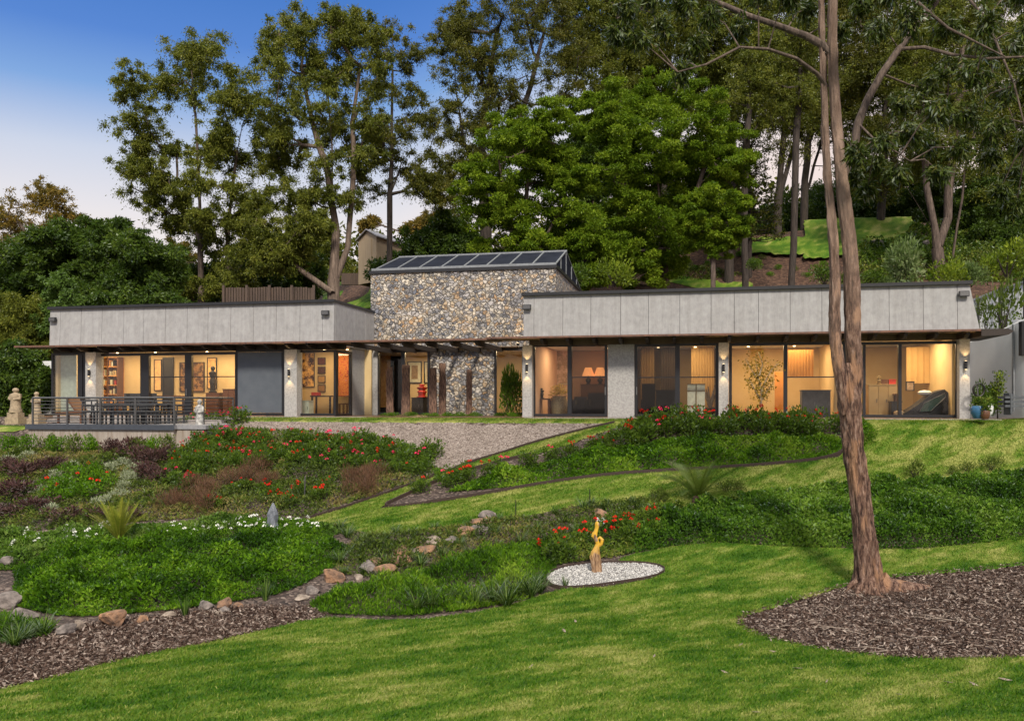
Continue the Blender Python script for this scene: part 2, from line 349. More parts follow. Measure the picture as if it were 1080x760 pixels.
def sheet(name, field, bounds, step, off, m, kind='structure', wob=0.04, skirt=0.0):
    x0, x1, y0, y1 = bounds
    xs = np.arange(x0, x1+step, step); ys = np.arange(y0, y1+step, step)
    X, Y = np.meshgrid(xs, ys); D = field(X, Y).reshape(X.shape)+wob*fbm(X*3, Y*3, 5)
    nx = len(xs); D1 = D.ravel(); X1 = X.ravel(); Y1 = Y.ravel()
    idx = np.arange(X.size).reshape(X.shape)
    a = idx[:-1,:-1].ravel(); b = idx[:-1,1:].ravel(); c = idx[1:,1:].ravel(); d = idx[1:,:-1].ravel()
    T = np.concatenate([np.stack([a,b,c],1), np.stack([a,c,d],1)])
    pos = (D1[T] > 0).sum(1); full = T[pos == 3]
    V = list(zip(X1, Y1)); F = full.tolist(); cache = {}
    def cut(i, j):
        k = (min(i,j), max(i,j))
        if k not in cache:
            f = D1[k[0]]/(D1[k[0]]-D1[k[1]]); V.append((X1[k[0]]+f*(X1[k[1]]-X1[k[0]]), Y1[k[0]]+f*(Y1[k[1]]-Y1[k[0]]))); cache[k] = len(V)-1
        return cache[k]
    for tri in T[(pos == 1) | (pos == 2)].tolist():
        out = []
        for q in range(3):
            i, j = tri[q], tri[(q+1) % 3]
            if D1[i] > 0: out.append(i)
            if (D1[i] > 0) != (D1[j] > 0): out.append(cut(i, j))
        F.append(out)
    V = np.array(V); used = np.unique(np.concatenate([np.array(f) for f in ([full.ravel()] if len(full) else [])]+[np.array(f) for f in F[len(full):]]))
    mp = np.full(len(V), -1); mp[used] = np.arange(len(used)); V = V[used]
    zz = Z(V[:,0], V[:,1])+off
    tri3 = mp[full]; Vs = np.column_stack([V, zz])
    extra = [[int(mp[i]) for i in f] for f in F[len(full):]]
    if skirt:
        # a turned-down edge where the sheet is cut
        cutset = {int(mp[i]) for i in cache.values()}; base = len(Vs); low = {}
        add = []
        for f in list(extra):
            cs = [i for i in f if i in cutset]
            if len(cs) == 2:
                for i in cs:
                    if i not in low: low[i] = base+len(add); add.append(Vs[i]-[0,0,skirt])
                extra.append([cs[0], cs[1], low[cs[1]], low[cs[0]]])
        if add: Vs = np.vstack([Vs, add])
    me = np_mesh(name, Vs, tri3.tolist()+extra, attrs={'patch': np.clip(.5+lawnpatch(Vs[:,0], Vs[:,1])+(.10 if 'upper' in name else 0), 0, 1)} if 'lawn' in name else None)
    me.polygons.foreach_set('use_smooth', np.ones(len(me.polygons), bool))
    return tag(link(name, me, m), kind=kind)

# terrain: one sheet to the horizon, finer near the camera
def axis(a, b, fine0, fine1, s, far):
    v = list(np.arange(fine0, fine1+s, s)); st = s
    while v[-1] < b: st *= 1.35; v.append(v[-1]+st)
    st = s; lo = [fine0]
    while lo[-1] > a: st *= 1.35; lo.append(lo[-1]-st)
    return np.array(lo[1:][::-1]+v)
gx = axis(-1500, 1500, -26, 24, 0.25, 1); gy = axis(-300, 2500, 4, 44, 0.25, 1)
X, Y = np.meshgrid(gx, gy); idx = np.arange(X.size).reshape(X.shape)
Fq = np.stack([idx[:-1,:-1].ravel(), idx[:-1,1:].ravel(), idx[1:,1:].ravel(), idx[1:,:-1].ravel()], 1)
me = np_mesh('ground', np.column_stack([X.ravel(), Y.ravel(), Z(X, Y).ravel()]), Fq, smooth=True)
gr = tag(link('ground', me, M['mulch']), kind='structure')
me.materials.append(M['hill'])
cy = qof(X[:-1,:-1], Y[:-1,:-1]).ravel(); mi = (cy > 40).astype(np.int32); me.polygons.foreach_set('material_index', mi)

AA = math.radians(12)
def HW(s, t): return (0.38+s*math.cos(AA)+t*math.sin(AA), 28.6-s*math.sin(AA)+t*math.cos(AA))
low_top = [(-260,770),(-80,750),(0,729),(60,715),(120,699),(200,683),(270,668),(315,657),(345,652),(400,655),(450,654),(500,647),(545,637),(575,627),(592,622),(640,620),(690,611),(704,602),(690,596),(650,592),(668,585),(710,577),(760,573),(830,577),(900,580),(980,579),(1080,569),(1300,545)]
lowL = np.vstack([poly(low_top), [[16,12],[16,2],[-14,2]]])
treebed = smooth_poly(poly([(778,658),(795,646),(845,633),(900,615),(960,607),(1020,603),(1080,596),(1300,575),(1300,690),(1080,694),(1000,696),(940,694),(870,686),(805,672)]), 1)
midO_ = ([(322,549),(400,524),(480,494),(540,474),(600,457.5),(648,446.5),'A',(1062,443.8),(1130,440),(1350,444),(1350,492),(1250,497),(1080,507),(950,517),(850,524),(780,530),(715,538),(650,530),(610,533),(560,543),(500,551),(450,559),(400,563),(350,557)])
midO = []
for q_ in midO_:
    midO += [HW(a_, -1.25) for a_ in (2.5,0,-3,-6,-9.8)]+[HW(a_, -0.2) for a_ in (-9.8,-6,-3,0,4,8,12)] if q_ == 'A' else [G(*q_)[:2]]
midO = np.array(midO)
rose2 = poly([(398,537),(425,524),(470,503),(520,489),(560,480),(600,469),(640,454),(668,445.5),(760,444),(880,444),(897,452),(900,465),(885,483),(820,491),(740,496),(680,499),(620,504),(540,517),(450,532)])
hillL1 = poly([(785,268),(810,263),(845,258),(862,249),(880,244),(905,243),(935,244),(950,252),(940,262),(920,268),(880,273),(830,275)])
hillL2 = poly([(340,300),(365,298),(395,292),(420,290),(420,330),(340,330)])
hillL3 = poly([(690,296),(720,291),(790,298),(800,303),(740,305)])
pebble = smooth_poly(poly([(574,612),(585,601),(620,595),(660,594),(690,596),(704,602),(690,610),(650,616),(610,621),(585,621)]), 1)
paleb = poly([(235,446),(400,445.5),(640,446.5),(598,458),(535,475),(470,496),(440,506),(400,480),(330,466),(250,455)])
upL = poly([(-300,447),(-60,447),(28,448),(28,456),(-60,456),(-300,456)])
def inter(*fs): return lambda X, Y: np.minimum.reduce([f(X, Y) for f in fs])
def ins(pg): return lambda X, Y: sdf(X, Y, pg)
def out(pg): return lambda X, Y: -sdf(X, Y, pg)
sheet('lower_lawn', inter(ins(lowL), out(treebed)), (-14, 16, 2, 19.5), 0.1, 0.03, M['lawn'], skirt=0.05)
sheet('upper_lawn', inter(ins(midO), out(rose2)), (-11, 27, 18, 33), 0.11, 0.03, M['lawn'], skirt=0.05)
def bank(X, Y):
    x = X.ravel(); y = Y.ravel(); q = qof(x, y); u = 540+900*x/y
    return np.maximum(np.minimum.reduce([q-61.5, (u-848)/9, (962-u)/9, 84-q]), np.minimum.reduce([q-62.3, 65-q, (u-780)/9, (u*0+870-u)/9]))
sheet('hillside_lawn', bank, (14, 42, 48, 84), 0.3, 0.35, M['lawn'], wob=0.5)
for nm, pg in (('hillside_lawn', hillL2), ('hillside_lawn', hillL3)):
    a = pg.min(0)-0.5; b = pg.max(0)+0.5
    sheet(nm, ins(pg), (a[0], b[0], a[1], b[1]), 0.35, 0.04, M['lawn'], wob=0.15)
a = upL.min(0); b = upL.max(0); sheet('side_lawn', ins(upL), (a[0], b[0], a[1], b[1]), 0.3, 0.03, M['lawn'])
a = paleb.min(0); b = paleb.max(0); sheet('gravel_bank', ins(paleb), (a[0], b[0], a[1], b[1]), 0.12, 0.015, M['pale'], wob=0.5)
sheet('pebble_circle', ins(pebble), (0, 4, 14, 20), 0.06, 0.02, M['gravel'])

def edging(pts, name='garden_edging', label=None, w=0.012, h=0.06, closed=False):
    pg = np.array(pts)
    P2 = []
    for i in range(len(pg)-1):
        n = max(2, int(np.linalg.norm(pg[i+1]-pg[i])/0.15))
        for k in range(n): P2.append(pg[i]+(pg[i+1]-pg[i])*k/n)
    P2.append(pg[-1]); P2 = np.array(P2); z = Z(P2[:,0], P2[:,1])
    T = np.gradient(P2, axis=0); T /= np.linalg.norm(T, axis=1)[:,None]; Nn = np.column_stack([-T[:,1], T[:,0]])
    mb = MB(); n = len(P2); vs = []
    for i in range(n):
        for sx, sz in ((-w,-0.05),(w,-0.05),(w,h),(-w,h)): vs.append((P2[i,0]+Nn[i,0]*sx, P2[i,1]+Nn[i,1]*sx, z[i]+sz))
    fs = [(i*4+j, i*4+(j+1) % 4, (i+1)*4+(j+1) % 4, (i+1)*4+j) for i in range(n-1) for j in range(4)]
    mb.add(vs, fs+[(0,1,2,3)]); o = mb.build(name, M['edge'], loc=(*P2[0], z[0])); return tag(o, label, 'garden edging')
def open_smooth(p):
    p = np.array(p)
    for _ in range(2):
        q = [p[0]]
        for i in range(len(p)-1): q += [0.75*p[i]+0.25*p[i+1], 0.25*p[i]+0.75*p[i+1]]
        q.append(p[-1]); p = np.array(q)
    return p
edging(open_smooth(poly([(322,549),(400,524),(480,494),(540,474),(600,457.5),(648,446.5)])), label='dark steel edging between the gravel bank and the narrow grass path', h=0.09, w=0.02)
edging(open_smooth(np.vstack([rose2[-1:], poly([(540,517),(620,504),(680,499),(740,496),(820,491),(885,483),(900,465)])])), label='long dark edging under the rose bed with ground cover below the house', h=0.11, w=0.025)
edging(open_smooth(poly([(450,532),(398,537),(425,524),(470,503),(520,489),(560,480)])), label='dark edging round the pointed tip of the rose bed', h=0.09, w=0.02)
edging(np.vstack([pebble[[i % len(pebble) for i in range(len(pebble)+1)]]]), label='thin rusted steel ring around the white pebble bed', h=0.07, w=0.012)

# ------------------------------------------------------------------ scattered small stuff
def rnd_in(pg, n, hole=None):
    a = pg.min(0); b = pg.max(0); outp = []
    got = 0
    while got < n:
        p = a+(b-a)*RNG.random((n*2, 2)); s = sdf(p[:,0], p[:,1], pg) > 0
        if hole is not None: s &= sdf(p[:,0], p[:,1], hole) < 0
        p = p[s]; outp.append(p); got += len(p)
    return np.concatenate(outp)[:n]
def unit(a): return a/(np.linalg.norm(a, axis=-1, keepdims=True)+1e-9)
def leaves(name, Cn, D, L, asp, tint, m, parent=None, loc=None, kind=None, nrm=None, bend=0.0, share=False):
    """one kite-shaped leaf per row: base Cn, direction D, length L"""
    n = len(Cn); L = np.broadcast_to(L, n)[:,None]
    R = unit(RNG.normal(size=(n,3))) if nrm is None else nrm
    S = unit(np.cross(D, R)); U = unit(np.cross(S, D))
    p0 = Cn; p2 = Cn+D*L-U*L*bend; mid = Cn+D*L*0.42+U*L*bend*0.3
    p1 = mid+S*L*asp*0.5; p3 = mid-S*L*asp*0.5
    V = np.stack([p0,p1,p2,p3],1).reshape(-1,3); F = np.arange(n*4).reshape(n,4)
    org = ROOT.get(parent.name, np.zeros(3)) if parent is not None else (np.array(loc,float) if loc is not None else np.zeros(3))
    me = np_mesh(name, V-org, F, attrs={'tint': np.repeat(np.clip(tint,0,1),4)})
    o = link(name, me, m, parent, loc)
    if kind: o['kind'] = kind
    return o
# mown grass blades of the near lawn
M['blade'] = leafmat('grass blades', ((0.018,0.070,0.003),(0.060,0.150,0.008),(0.16,0.23,0.03),(0.34,0.36,0.11)), trans=0.3, gloss=0.05)
nb = 640000
p = np.vstack([rnd_in(lowL, nb, treebed)])
w = p[:,1] > 6.5; p = p[w]
patch = lawnpatch(p[:,0], p[:,1])
n = len(p); D = unit(np.column_stack([RNG.normal(0,0.5,n)+0.25, RNG.normal(0,0.5,n), np.full(n,0.75)]))
tint = 0.5+patch*1.1+RNG.normal(0,0.17,n)
leaves('lawn_grass', np.column_stack([p, Z(p[:,0],p[:,1])+0.028]), D, RNG.uniform(0.03,0.062,n), 0.24, tint, M['blade'], kind='stuff')
p = rnd_in(midO, 230000, rose2); n = len(p); patch = lawnpatch(p[:,0], p[:,1])
D = unit(np.column_stack([RNG.normal(0,0.5,n)+0.25, RNG.normal(0,0.5,n), np.full(n,0.75)]))
leaves('lawn_grass', np.column_stack([p, Z(p[:,0],p[:,1])+0.028]), D, RNG.uniform(0.03,0.065,n), 0.3, 0.62+patch*1.1+RNG.normal(0,0.17,n), M['blade'], kind='stuff')
# bark chips, pebbles, fallen leaves
def chips(name, pg, n, L, m, asp=0.3, flat=0.35, hole=None, z=0.01):
    p = rnd_in(pg, n, hole); n = len(p)
    D = unit(np.column_stack([RNG.normal(size=n), RNG.normal(size=n), RNG.normal(0,flat,n)]))
    R = unit(np.column_stack([RNG.normal(0,0.5,n), RNG.normal(0,0.5,n), np.ones(n)]))
    return leaves(name, np.column_stack([p, Z(p[:,0],p[:,1])+z+RNG.uniform(0,0.02,n)]), D, RNG.uniform(0.5,1.3,n)*L, asp, RNG.random(n)**1.4, m, kind='stuff', nrm=np.cross(D,R))
M['chip'] = leafmat('bark chips', ((0.03,0.018,0.014),(0.10,0.066,0.052),(0.20,0.15,0.125),(0.44,0.37,0.32)), trans=0.0, gloss=0.03)
mulchL = poly([(-60,742),(-60,690),(0,680),(60,664),(120,655),(200,645),(260,641),(310,640),(340,651),(300,659),(200,682),(100,704),(0,727)])
chips('bark_chip_litter', treebed, 60000, 0.075, M['chip'])
chips('bark_chip_litter', mulchL, 30000, 0.08, M['chip'])
cc_ = treebed.mean(0); chips('bark_chip_litter', cc_+(treebed-cc_)*1.035, 2600, 0.06, M['chip'], hole=treebed, z=0.04)
cc_ = mulchL.mean(0); chips('bark_chip_litter', cc_+(mulchL-cc_)*1.05, 1500, 0.06, M['chip'], hole=mulchL, z=0.04)
chips('gravel_bank_litter', paleb, 16000, 0.05, leafmat('pale bark litter', ((0.09,0.06,0.05),(0.25,0.20,0.17),(0.48,0.42,0.38)), trans=0, gloss=0.03))
ico = np.array([[0,0,1],[.9,0,.1],[.1,.85,0],[-.8,.2,.1],[-.1,-.9,.1],[0,0,-.6]]); icf = np.array([[0,1,2],[0,2,3],[0,3,4],[0,4,1],[5,2,1],[5,3,2],[5,4,3],[5,1,4]])
def pebbles(name, pg, n, r, m):
    p = rnd_in(pg, n); rr = RNG.uniform(0.5,1.3,n)*r; a = RNG.random(n)*6.28
    v = ico[None]*rr[:,None,None]*RNG.uniform(0.7,1.3,(n,1,3))*np.array([1,1,0.7]); ca, sa = np.cos(a)[:,None], np.sin(a)[:,None]
    V = np.stack([v[...,0]*ca-v[...,1]*sa+p[:,:1], v[...,0]*sa+v[...,1]*ca+p[:,1:], v[...,2]+(Z(p[:,0],p[:,1])+0.02+rr*0.3)[:,None]], -1).reshape(-1,3)
    F = (icf[None]+6*np.arange(n)[:,None,None]).reshape(-1,3)
    return tag(link(name, np_mesh(name, V, F, attrs={'tint': np.repeat(RNG.random(n),6)}), m), kind='stuff')
pebbles('white_pebbles', pebble, 7000, 0.022, leafmat('white pebbles', ((0.14,0.14,0.14),(0.38,0.37,0.36),(0.64,0.63,0.61)), trans=0, gloss=0.05))
# ------------------------------------------------------------------ the house, in its own axes: s along the front, t inwards
A12 = math.radians(12); cA, sA = math.cos(A12), math.sin(A12); OX, OY = 0.38, 28.6; ZF = -0.477
def H(s, t, z): return (OX+s*cA+t*sA, OY-s*sA+t*cA, z)
def S(u, t):
    k = (u-540)/FPX; return (k*(OY+t*cA)-OX-t*sA)/(cA+k*sA)
def ZV(v, u, t):
    x, y, _ = H(S(u, t), t, 0); return (HV-v)/FPX*y
house = thing('house', 'long low modern house with grey concrete fascia, random stone centre block and lit glass doors', 'house', H(0,0,ZF))
ZE = 2.20; ZT = 3.59; TG = 1.0     # eave, top of the fascia, glazing line
LS0 = S(52, 0.3); LS1 = S(352, 0.3); RS0 = 0.0; RS1 = 13.74
def hb(parts, name, m, parent=house):
    mb = MB()
    for (s0,s1,t0,t1,z0,z1) in parts: mb.box((s0,t0,z0),(s1,t1,z1), H)
    return mb.build(name, m, parent)
# fascias with panel joints
def fascia(s0, s1, t, joints, slant=0.0, ret=None):
    pts = [s0]+joints+[s1]; mb = MB()
    for a, b in zip(pts[:-1], pts[1:]):
        g = 0.006; sl_ = slant if b == s1 else 0
        mb.add([H(a+g,t,ZE), H(b-g+sl_,t,ZE), H(b-g,t+0.05,ZT), H(a+g,t+0.05,ZT), H(a+g,t+0.12,ZE), H(b-g+sl_,t+0.12,ZE), H(b-g,t+0.12,ZT), H(a+g,t+0.12,ZT)],
               [(0,1,2,3),(1,5,6,2),(4,0,3,7),(3,2,6,7),(0,4,5,1),(5,4,7,6)])
    if ret:
        n = 4
        for i in range(n):
            a = t+0.13+(ret-t-0.13)*i/n+0.012; b = t+0.13+(ret-t-0.13)*(i+1)/n-0.012
            mb.box((s1-0.12 if s1 < 0 else s1-0.12, a, ZE),(s1-0.001, b, ZT), H)
    return mb.build('fascia', M['conc'], house)
def jl(us, t): return [S(u, t) for u in us]
LJ = jl((63,85,107,130,151,174,197,219,243,267,291,316,340), 0.3)
fascia(LS0, LS1, 0.3, LJ, ret=4.25)
RJ = jl((563,593.5,623,654.5,684,717,750,774.5,800,833.5,867,903,938,974,1010), 0)
fascia(RS0, RS1, 0.0, RJ, slant=0.28)
hb([(LS0,LS1-0.13,0.43,0.5,ZE,ZT-0.02),(RS0+0.02,RS1,0.13,0.2,ZE,ZT-0.02),(LS1-0.2,LS1-0.13,0.5,4.2,ZE,ZT-0.02)], 'fascia_backing', M['capm'])
hb([(LS0-0.05,LS1+0.03,0.24,9,ZT,ZT+0.10),(LS0,LS1-0.3,8.8,9,-0.5,ZT)], 'roof', M['capm'])
hb([(RS0-0.05,RS1+0.06,-0.06,9,ZT,ZT+0.10),(RS0,RS1,8.8,9,-0.5,ZT)], 'roof', M['capm'])
# thin eave roofs with a rusty front edge, rafters under them
ES0 = S(16, 0.1)
hb([(ES0,S(521,0.1),0.10,TG+0.3,ZE-0.05,ZE-0.01),(LS1+0.05,S(521,0.1),3.9,4.24,ZE-0.05,ZE-0.01)], 'eave', M['soffit'])
hb([(S(513,-0.1),RS1+1.05,-0.12,TG+0.3,ZE-0.02,ZE-0.003)], 'eave', M['soffit'])
hb([(ES0,S(521,0.1)+0.05,0.04,0.10,ZE-0.065,ZE+0.0)], 'eave_edge', M['rust'])
hb([(S(513,-0.1),RS1+0.25,-0.18,-0.12,ZE-0.04,ZE+0.02)], 'eave_edge', M['rust'])
MB().prism([(RS1+0.26,ZE-0.20),(RS1+1.0,ZE-0.16),(RS1+1.15,ZE-0.06),(RS1+1.0,ZE+0.02),(RS1+0.26,ZE+0.02)], -0.18, 2.5, H).build('eave_edge', M['timber'], house)
raf = []
def rafter(s, t0, t1, w=0.05, z1=ZE-0.06):
    MB().prism([(t0, z1-0.07),(t0, z1),(t1, z1),(t1, z1-0.16),(t0+0.25, z1-0.16)], s-w, s+w, lambda x, y, z: H(y, x, z)).build('rafter', M['timber'], house)
for u in range(60, 350, 22): rafter(S(u, 0.2), 0.16, TG-0.02)
for u in (372, 400, 425, 450, 476, 502): rafter(S(u,0.2), 0.16, 4.2)
for i in range(16): rafter(0.62+i*0.87, -0.06, TG-0.02)
hb([(S(57,TG),S(372,TG)-0.3,TG-0.05,TG+0.15,ZE-0.24,ZE-0.052)], 'head_beam', M['timber'])
hb([(0.02,RS1+0.02,TG-0.06,TG+0.12,1.985,ZE-0.022)], 'head_beam', M['soffit'])
# slabs
hb([(LS0-0.3,RS1+0.1,TG-0.6,9.0,ZF-0.12,ZF)], 'floor_slab', M['ifloor'])
hb([(S(239,0.2),LS1+1.2,0.15,TG-0.601,ZF-0.10,ZF)], 'terrace_slab', M['slab'])
hb([(S(553,-0.3),S(1056,-0.3),-0.35,TG-0.601,ZF-0.12,ZF-0.003)], 'terrace_slab', M['slab'])
# columns and solid walls between the doors
def col(u0, u1, m='rend', t0=TG-0.30, t1=TG+0.15, z1=None, name='column'):
    a, b = S(u0,t0), S(u1,t0)
    return hb([(a,b,t0,t1,ZF,z1 or (1.984 if u0 > 545 else ZE-0.242))], name, M[m])
for a, b in ((90,101),(300,313),(551,561),(758,768.5),(1012,1023)): col(a, b)
col(641,669, name='wall_panel', t0=TG-0.1); 
col(44.5,54.5,'white', t0=2.6, t1=2.75, z1=1.75, name='wall_panel')
# sliding doors ---------------------------------------------------------
def door(u0, u1, v0, splits, label=None, mids=(), dark=(), t=TG, z0=ZF+0.02, fr=0.09, handle=None, shut=()):
    s0, s1 = S(u0,t), S(u1,t); z1 = ZV(v0, (u0+u1)/2, t)
    mb = MB(); w = fr
    mb.box((s0,t,z0),(s1,t+0.12,z0+w),H); mb.box((s0,t,z1-w),(s1,t+0.12,z1),H)
    mb.box((s0,t,z0+w),(s0+w,t+0.12,z1-w),H); mb.box((s1-w,t,z0+w),(s1,t+0.12,z1-w),H)
    ed = [s0+w]
    for sp in splits:
        a, b = S(sp[0],t), S(sp[1],t); mb.box((a,t-0.01,z0+w),(b,t+0.13,z1-w),H); ed += [a,b]
    ed.append(s1-w)
    for i in mids:
        zm = ZV(398, u0, t); mb.box((ed[2*i],t+0.03,zm-0.018),(ed[2*i+1],t+0.07,zm+0.018),H)
    f = mb.build('sliding_door', M['dark'], house)
    if label: f['label'] = label
    for i in range(len(ed)//2):
        if i in shut: continue
        MB().box((ed[2*i]+.001,t+0.045+0.02*(i%2),z0+w+.001),(ed[2*i+1]-.001,t+0.055+0.02*(i%2),z1-w-.001),H).build('glass_pane', M['glassd'] if i in dark else M['glass'], f)
    if handle is not None:
        sh = S(handle,t); MB().box((sh-0.02,t-0.04,0.28),(sh+0.02,t-0.012,0.55),H).build('door_handle', M['steel'], f)
    return f, ed, z1
door(54,90,372,[(82,87)], dark=(1,))
door(101,250,372,[(148,157),(195,202)], mids=(1,2), handle=197)
f, ed, z1 = door(248.5,300,368.5,[])
hb([(ed[0]+.01,ed[1]-.01,TG-0.02,TG+0.03,ZF+0.12,z1-0.1)], 'roller_shutter', M['shutter'], f)
for k in range(24): pass
door(313,354,369,[], fr=0.08)
door(561.5,640.5,362.5,[(598.5,603)], mids=(1,), dark=(1,), handle=638.5)
door(669.5,757.5,362,[(712,717)], mids=(0,1), dark=(0,), handle=671.5)
door(769,892,361,[(826.5,830.5)], mids=(1,))
door(892,1011.5,360,[(910,913),(947.5,951)], mids=())
# corner glazing and side wall of the left wing
sc_ = S(354,TG); sp = lambda t: sc_
mb = MB(); tA, tB = TG+0.13, 2.55
z1s = ZE-0.25
for (a,b,c,d) in ((tA,tB,ZF,ZF+0.08),(tA,tB,z1s-0.1,z1s),(tA,tA+0.12,ZF+0.08,z1s-0.1),(tB-0.12,tB,ZF+0.08,z1s-0.1)): mb.box((sc_-0.1,a,c),(sc_,b,d),H)
f = mb.build('side_window', M['dark'], house)
MB().box((sc_-0.05,tA+0.121,ZF+0.081),(sc_-0.04,tB-0.121,z1s-0.101),H).build('glass_pane', M['glass'], f)
hb([(sc_-0.12,sc_-0.003,tB+0.002,4.24,ZF,ZE-0.06)], 'side_wall', M['rend'])
# stone centre block
TS = 4.25; SS0 = S(391,TS); SS1 = S(586,TS); ZS = 5.17
sa, sb = S(454,TS), S(521,TS)
hb([(SS0,SS1,TS,TS+7.6,ZE-0.03,ZS),(sa,sb,TS,TS+0.4,ZF-0.1,ZE-0.03)], 'stone_wall', M['stone'])
hb([(SS0-0.06,SS1+0.06,TS-0.06,TS+7.66,ZS,ZS+0.12)], 'roof_edge', M['capm'])
hb([(SS0,S(398,TS),TS,TS+0.3,ZF,ZE-0.031)], 'wall_panel', M['rend'])
door(397,453,369,[(423,427)], t=TS+0.06, dark=(0,))
door(521,553,367,[], t=TS+0.06)
# skylight on the stone block: a glazed gable
zr = ZV(265.5,597,TS+2.8); zb = ZS+0.12; g0, g1 = SS0+0.1, SS1-0.02; tf, tr_, tb = TS+0.0, TS+2.8, TS+7.4
sk = MB()
for i in range(9):
    s = g0+(g1-g0)*i/8; w = 0.032
    for (ta, tb2) in ((tf,tr_),(tb,tr_)):
        dz = 0.04; sr = s+(0.12 if i == 0 else 0)
        sk.add([H(s-w,ta,zb),H(s+w,ta,zb),H(sr+w,tb2,zr),H(sr-w,tb2,zr),H(s-w,ta,zb+dz),H(s+w,ta,zb+dz),H(sr+w,tb2,zr+dz),H(sr-w,tb2,zr+dz)],[(0,1,2,3),(4,5,6,7),(0,1,5,4),(1,2,6,5),(2,3,7,6),(3,0,4,7)])
sk.box((g0+0.1,tr_-0.04,zr-0.01),(g1+0.05,tr_+0.04,zr+0.07),H); sk.box((g0-0.05,tf-0.05,zb),(g1+0.05,tf+0.0,zb+0.09),H)
for tt in (tf+1.4, tr_, tr_+1.6, tr_+3.2):
    zz = zb+(zr-zb)*(1-(tr_-tt)/2.8 if tt < tr_ else 1-(tt-tr_)/4.6); sk.box((g1-0.02,tt-0.025,zb),(g1+0.03,tt+0.025,zz),H)
f = sk.build('skylight', M['lightm'], house)
for i in range(8):
    a = g0+(g1-g0)*i/8+0.046; b = g0+(g1-g0)*(i+1)/8-0.046; o_ = 0.12 if i == 0 else 0
    MB().add([H(a,tf+.01,zb+.02),H(b,tf+.01,zb+.02),H(b,tr_,zr+.02),H(a+o_,tr_,zr+.02),H(a,tf+.03,zb),H(b,tf+.03,zb),H(b,tr_+.01,zr-.01),H(a+o_,tr_+.01,zr-.01)],[(0,1,2,3),(7,6,5,4),(0,4,5,1),(1,5,6,2),(2,6,7,3),(3,7,4,0)]).build('glass_pane', M['solar'], f)
    MB().add([H(a,tb-.01,zb+.02),H(b,tb-.01,zb+.02),H(b,tr_,zr+.02),H(a+o_,tr_,zr+.02)],[(3,2,1,0)]).build('glass_pane', M['solar'], f)
MB().add([H(g1,tf,zb),H(g1,tb,zb),H(g1,tr_,zr)],[(0,1,2)]).build('glass_pane', M['solar'], f)
# interior shell ---------------------------------------------------------
TB = 6.2
TL = 3.8
hb([(S(57,TG),S(371,TG)-0.35,TL,TL+0.1,ZF,2.1)], 'interior_wall', M['plaster'])
hb([(SS0,S(556,TS)+0.3,8.0,8.1,ZF,2.1)], 'interior_wall', M['plaster'])
hb([(0.1,S(664,TG),TB,TB+0.1,ZF,2.1)], 'interior_wall', M['pink'])
hb([(S(664,TG),RS1,TB,TB+0.1,ZF,2.1)], 'interior_wall', M['plaster'])
for s, m_, tt in ((S(57,TG),'plaster',TG+.14),(S(280,TG),'plaster',TG+.14),(S(655,TG),'pink',TG+.14),(S(763,TG),'plaster',TG+.14),(RS1-0.1,'plaster',TG+.3),(0.12,'pink',TG+.14),(S(890,TG),'plaster',2.6)):
    hb([(s-0.05,s+0.05,tt,(TL if s < -1 else TB)-0.002,ZF,2.1)], 'interior_wall', M[m_])
hb([(LS0+.3,LS1-.14,TG+0.31,8.7,2.11,2.15),(0.05,RS1,TG+.31,8.7,2.11,2.15)], 'ceiling', M['white'])
hb([(sc_+0.01,0.1,TS+.5,8.7,2.08,2.13)], 'ceiling', M['white'])
def area(s, t, z, sx, sy, e, c=(1,0.72,0.40), name='ceiling_light'):
    l = bpy.data.lights.new(name, 'AREA'); l.shape = 'RECTANGLE'; l.size = sx; l.size_y = sy; l.energy = e; l.color = c
    o = bpy.data.objects.new(name, l); C.objects.link(o); o.location = H(s,t,z); o.rotation_euler = (0,0,-A12); return o
def downlights(s0, s1, t, n):
    for i in range(n):
        s = s0+(s1-s0)*(i+0.5)/n; f = MB().lathe(H(s,t,2.085), [(0.045,0),(0.045,0.024)], 12).build('downlight', M['warm'], house)
EI = 78
for s0, s1, t, k in ((S(60,TG),S(145,TG),2.4,1),(S(150,TG),S(278,TG),2.4,1.2),(S(300,TG),S(360,TG)-.3,2.4,1.1),(S(400,TS),S(452,TS),6.0,1.7),(S(522,TS),S(556,TS),5.6,1.3),(S(566,TG),S(650,TG),3.6,.9),(S(668,TG),S(756,TG),3.6,.7),(S(770,TG),S(880,TG),3.8,1.5),(S(905,TG),S(1008,TG),2.6,1.6)):
    area((s0+s1)/2, t, 2.07, abs(s1-s0)*0.8, 1.4, EI*k*abs(s1-s0)/3); downlights(s0, s1, t+1.0, 2)
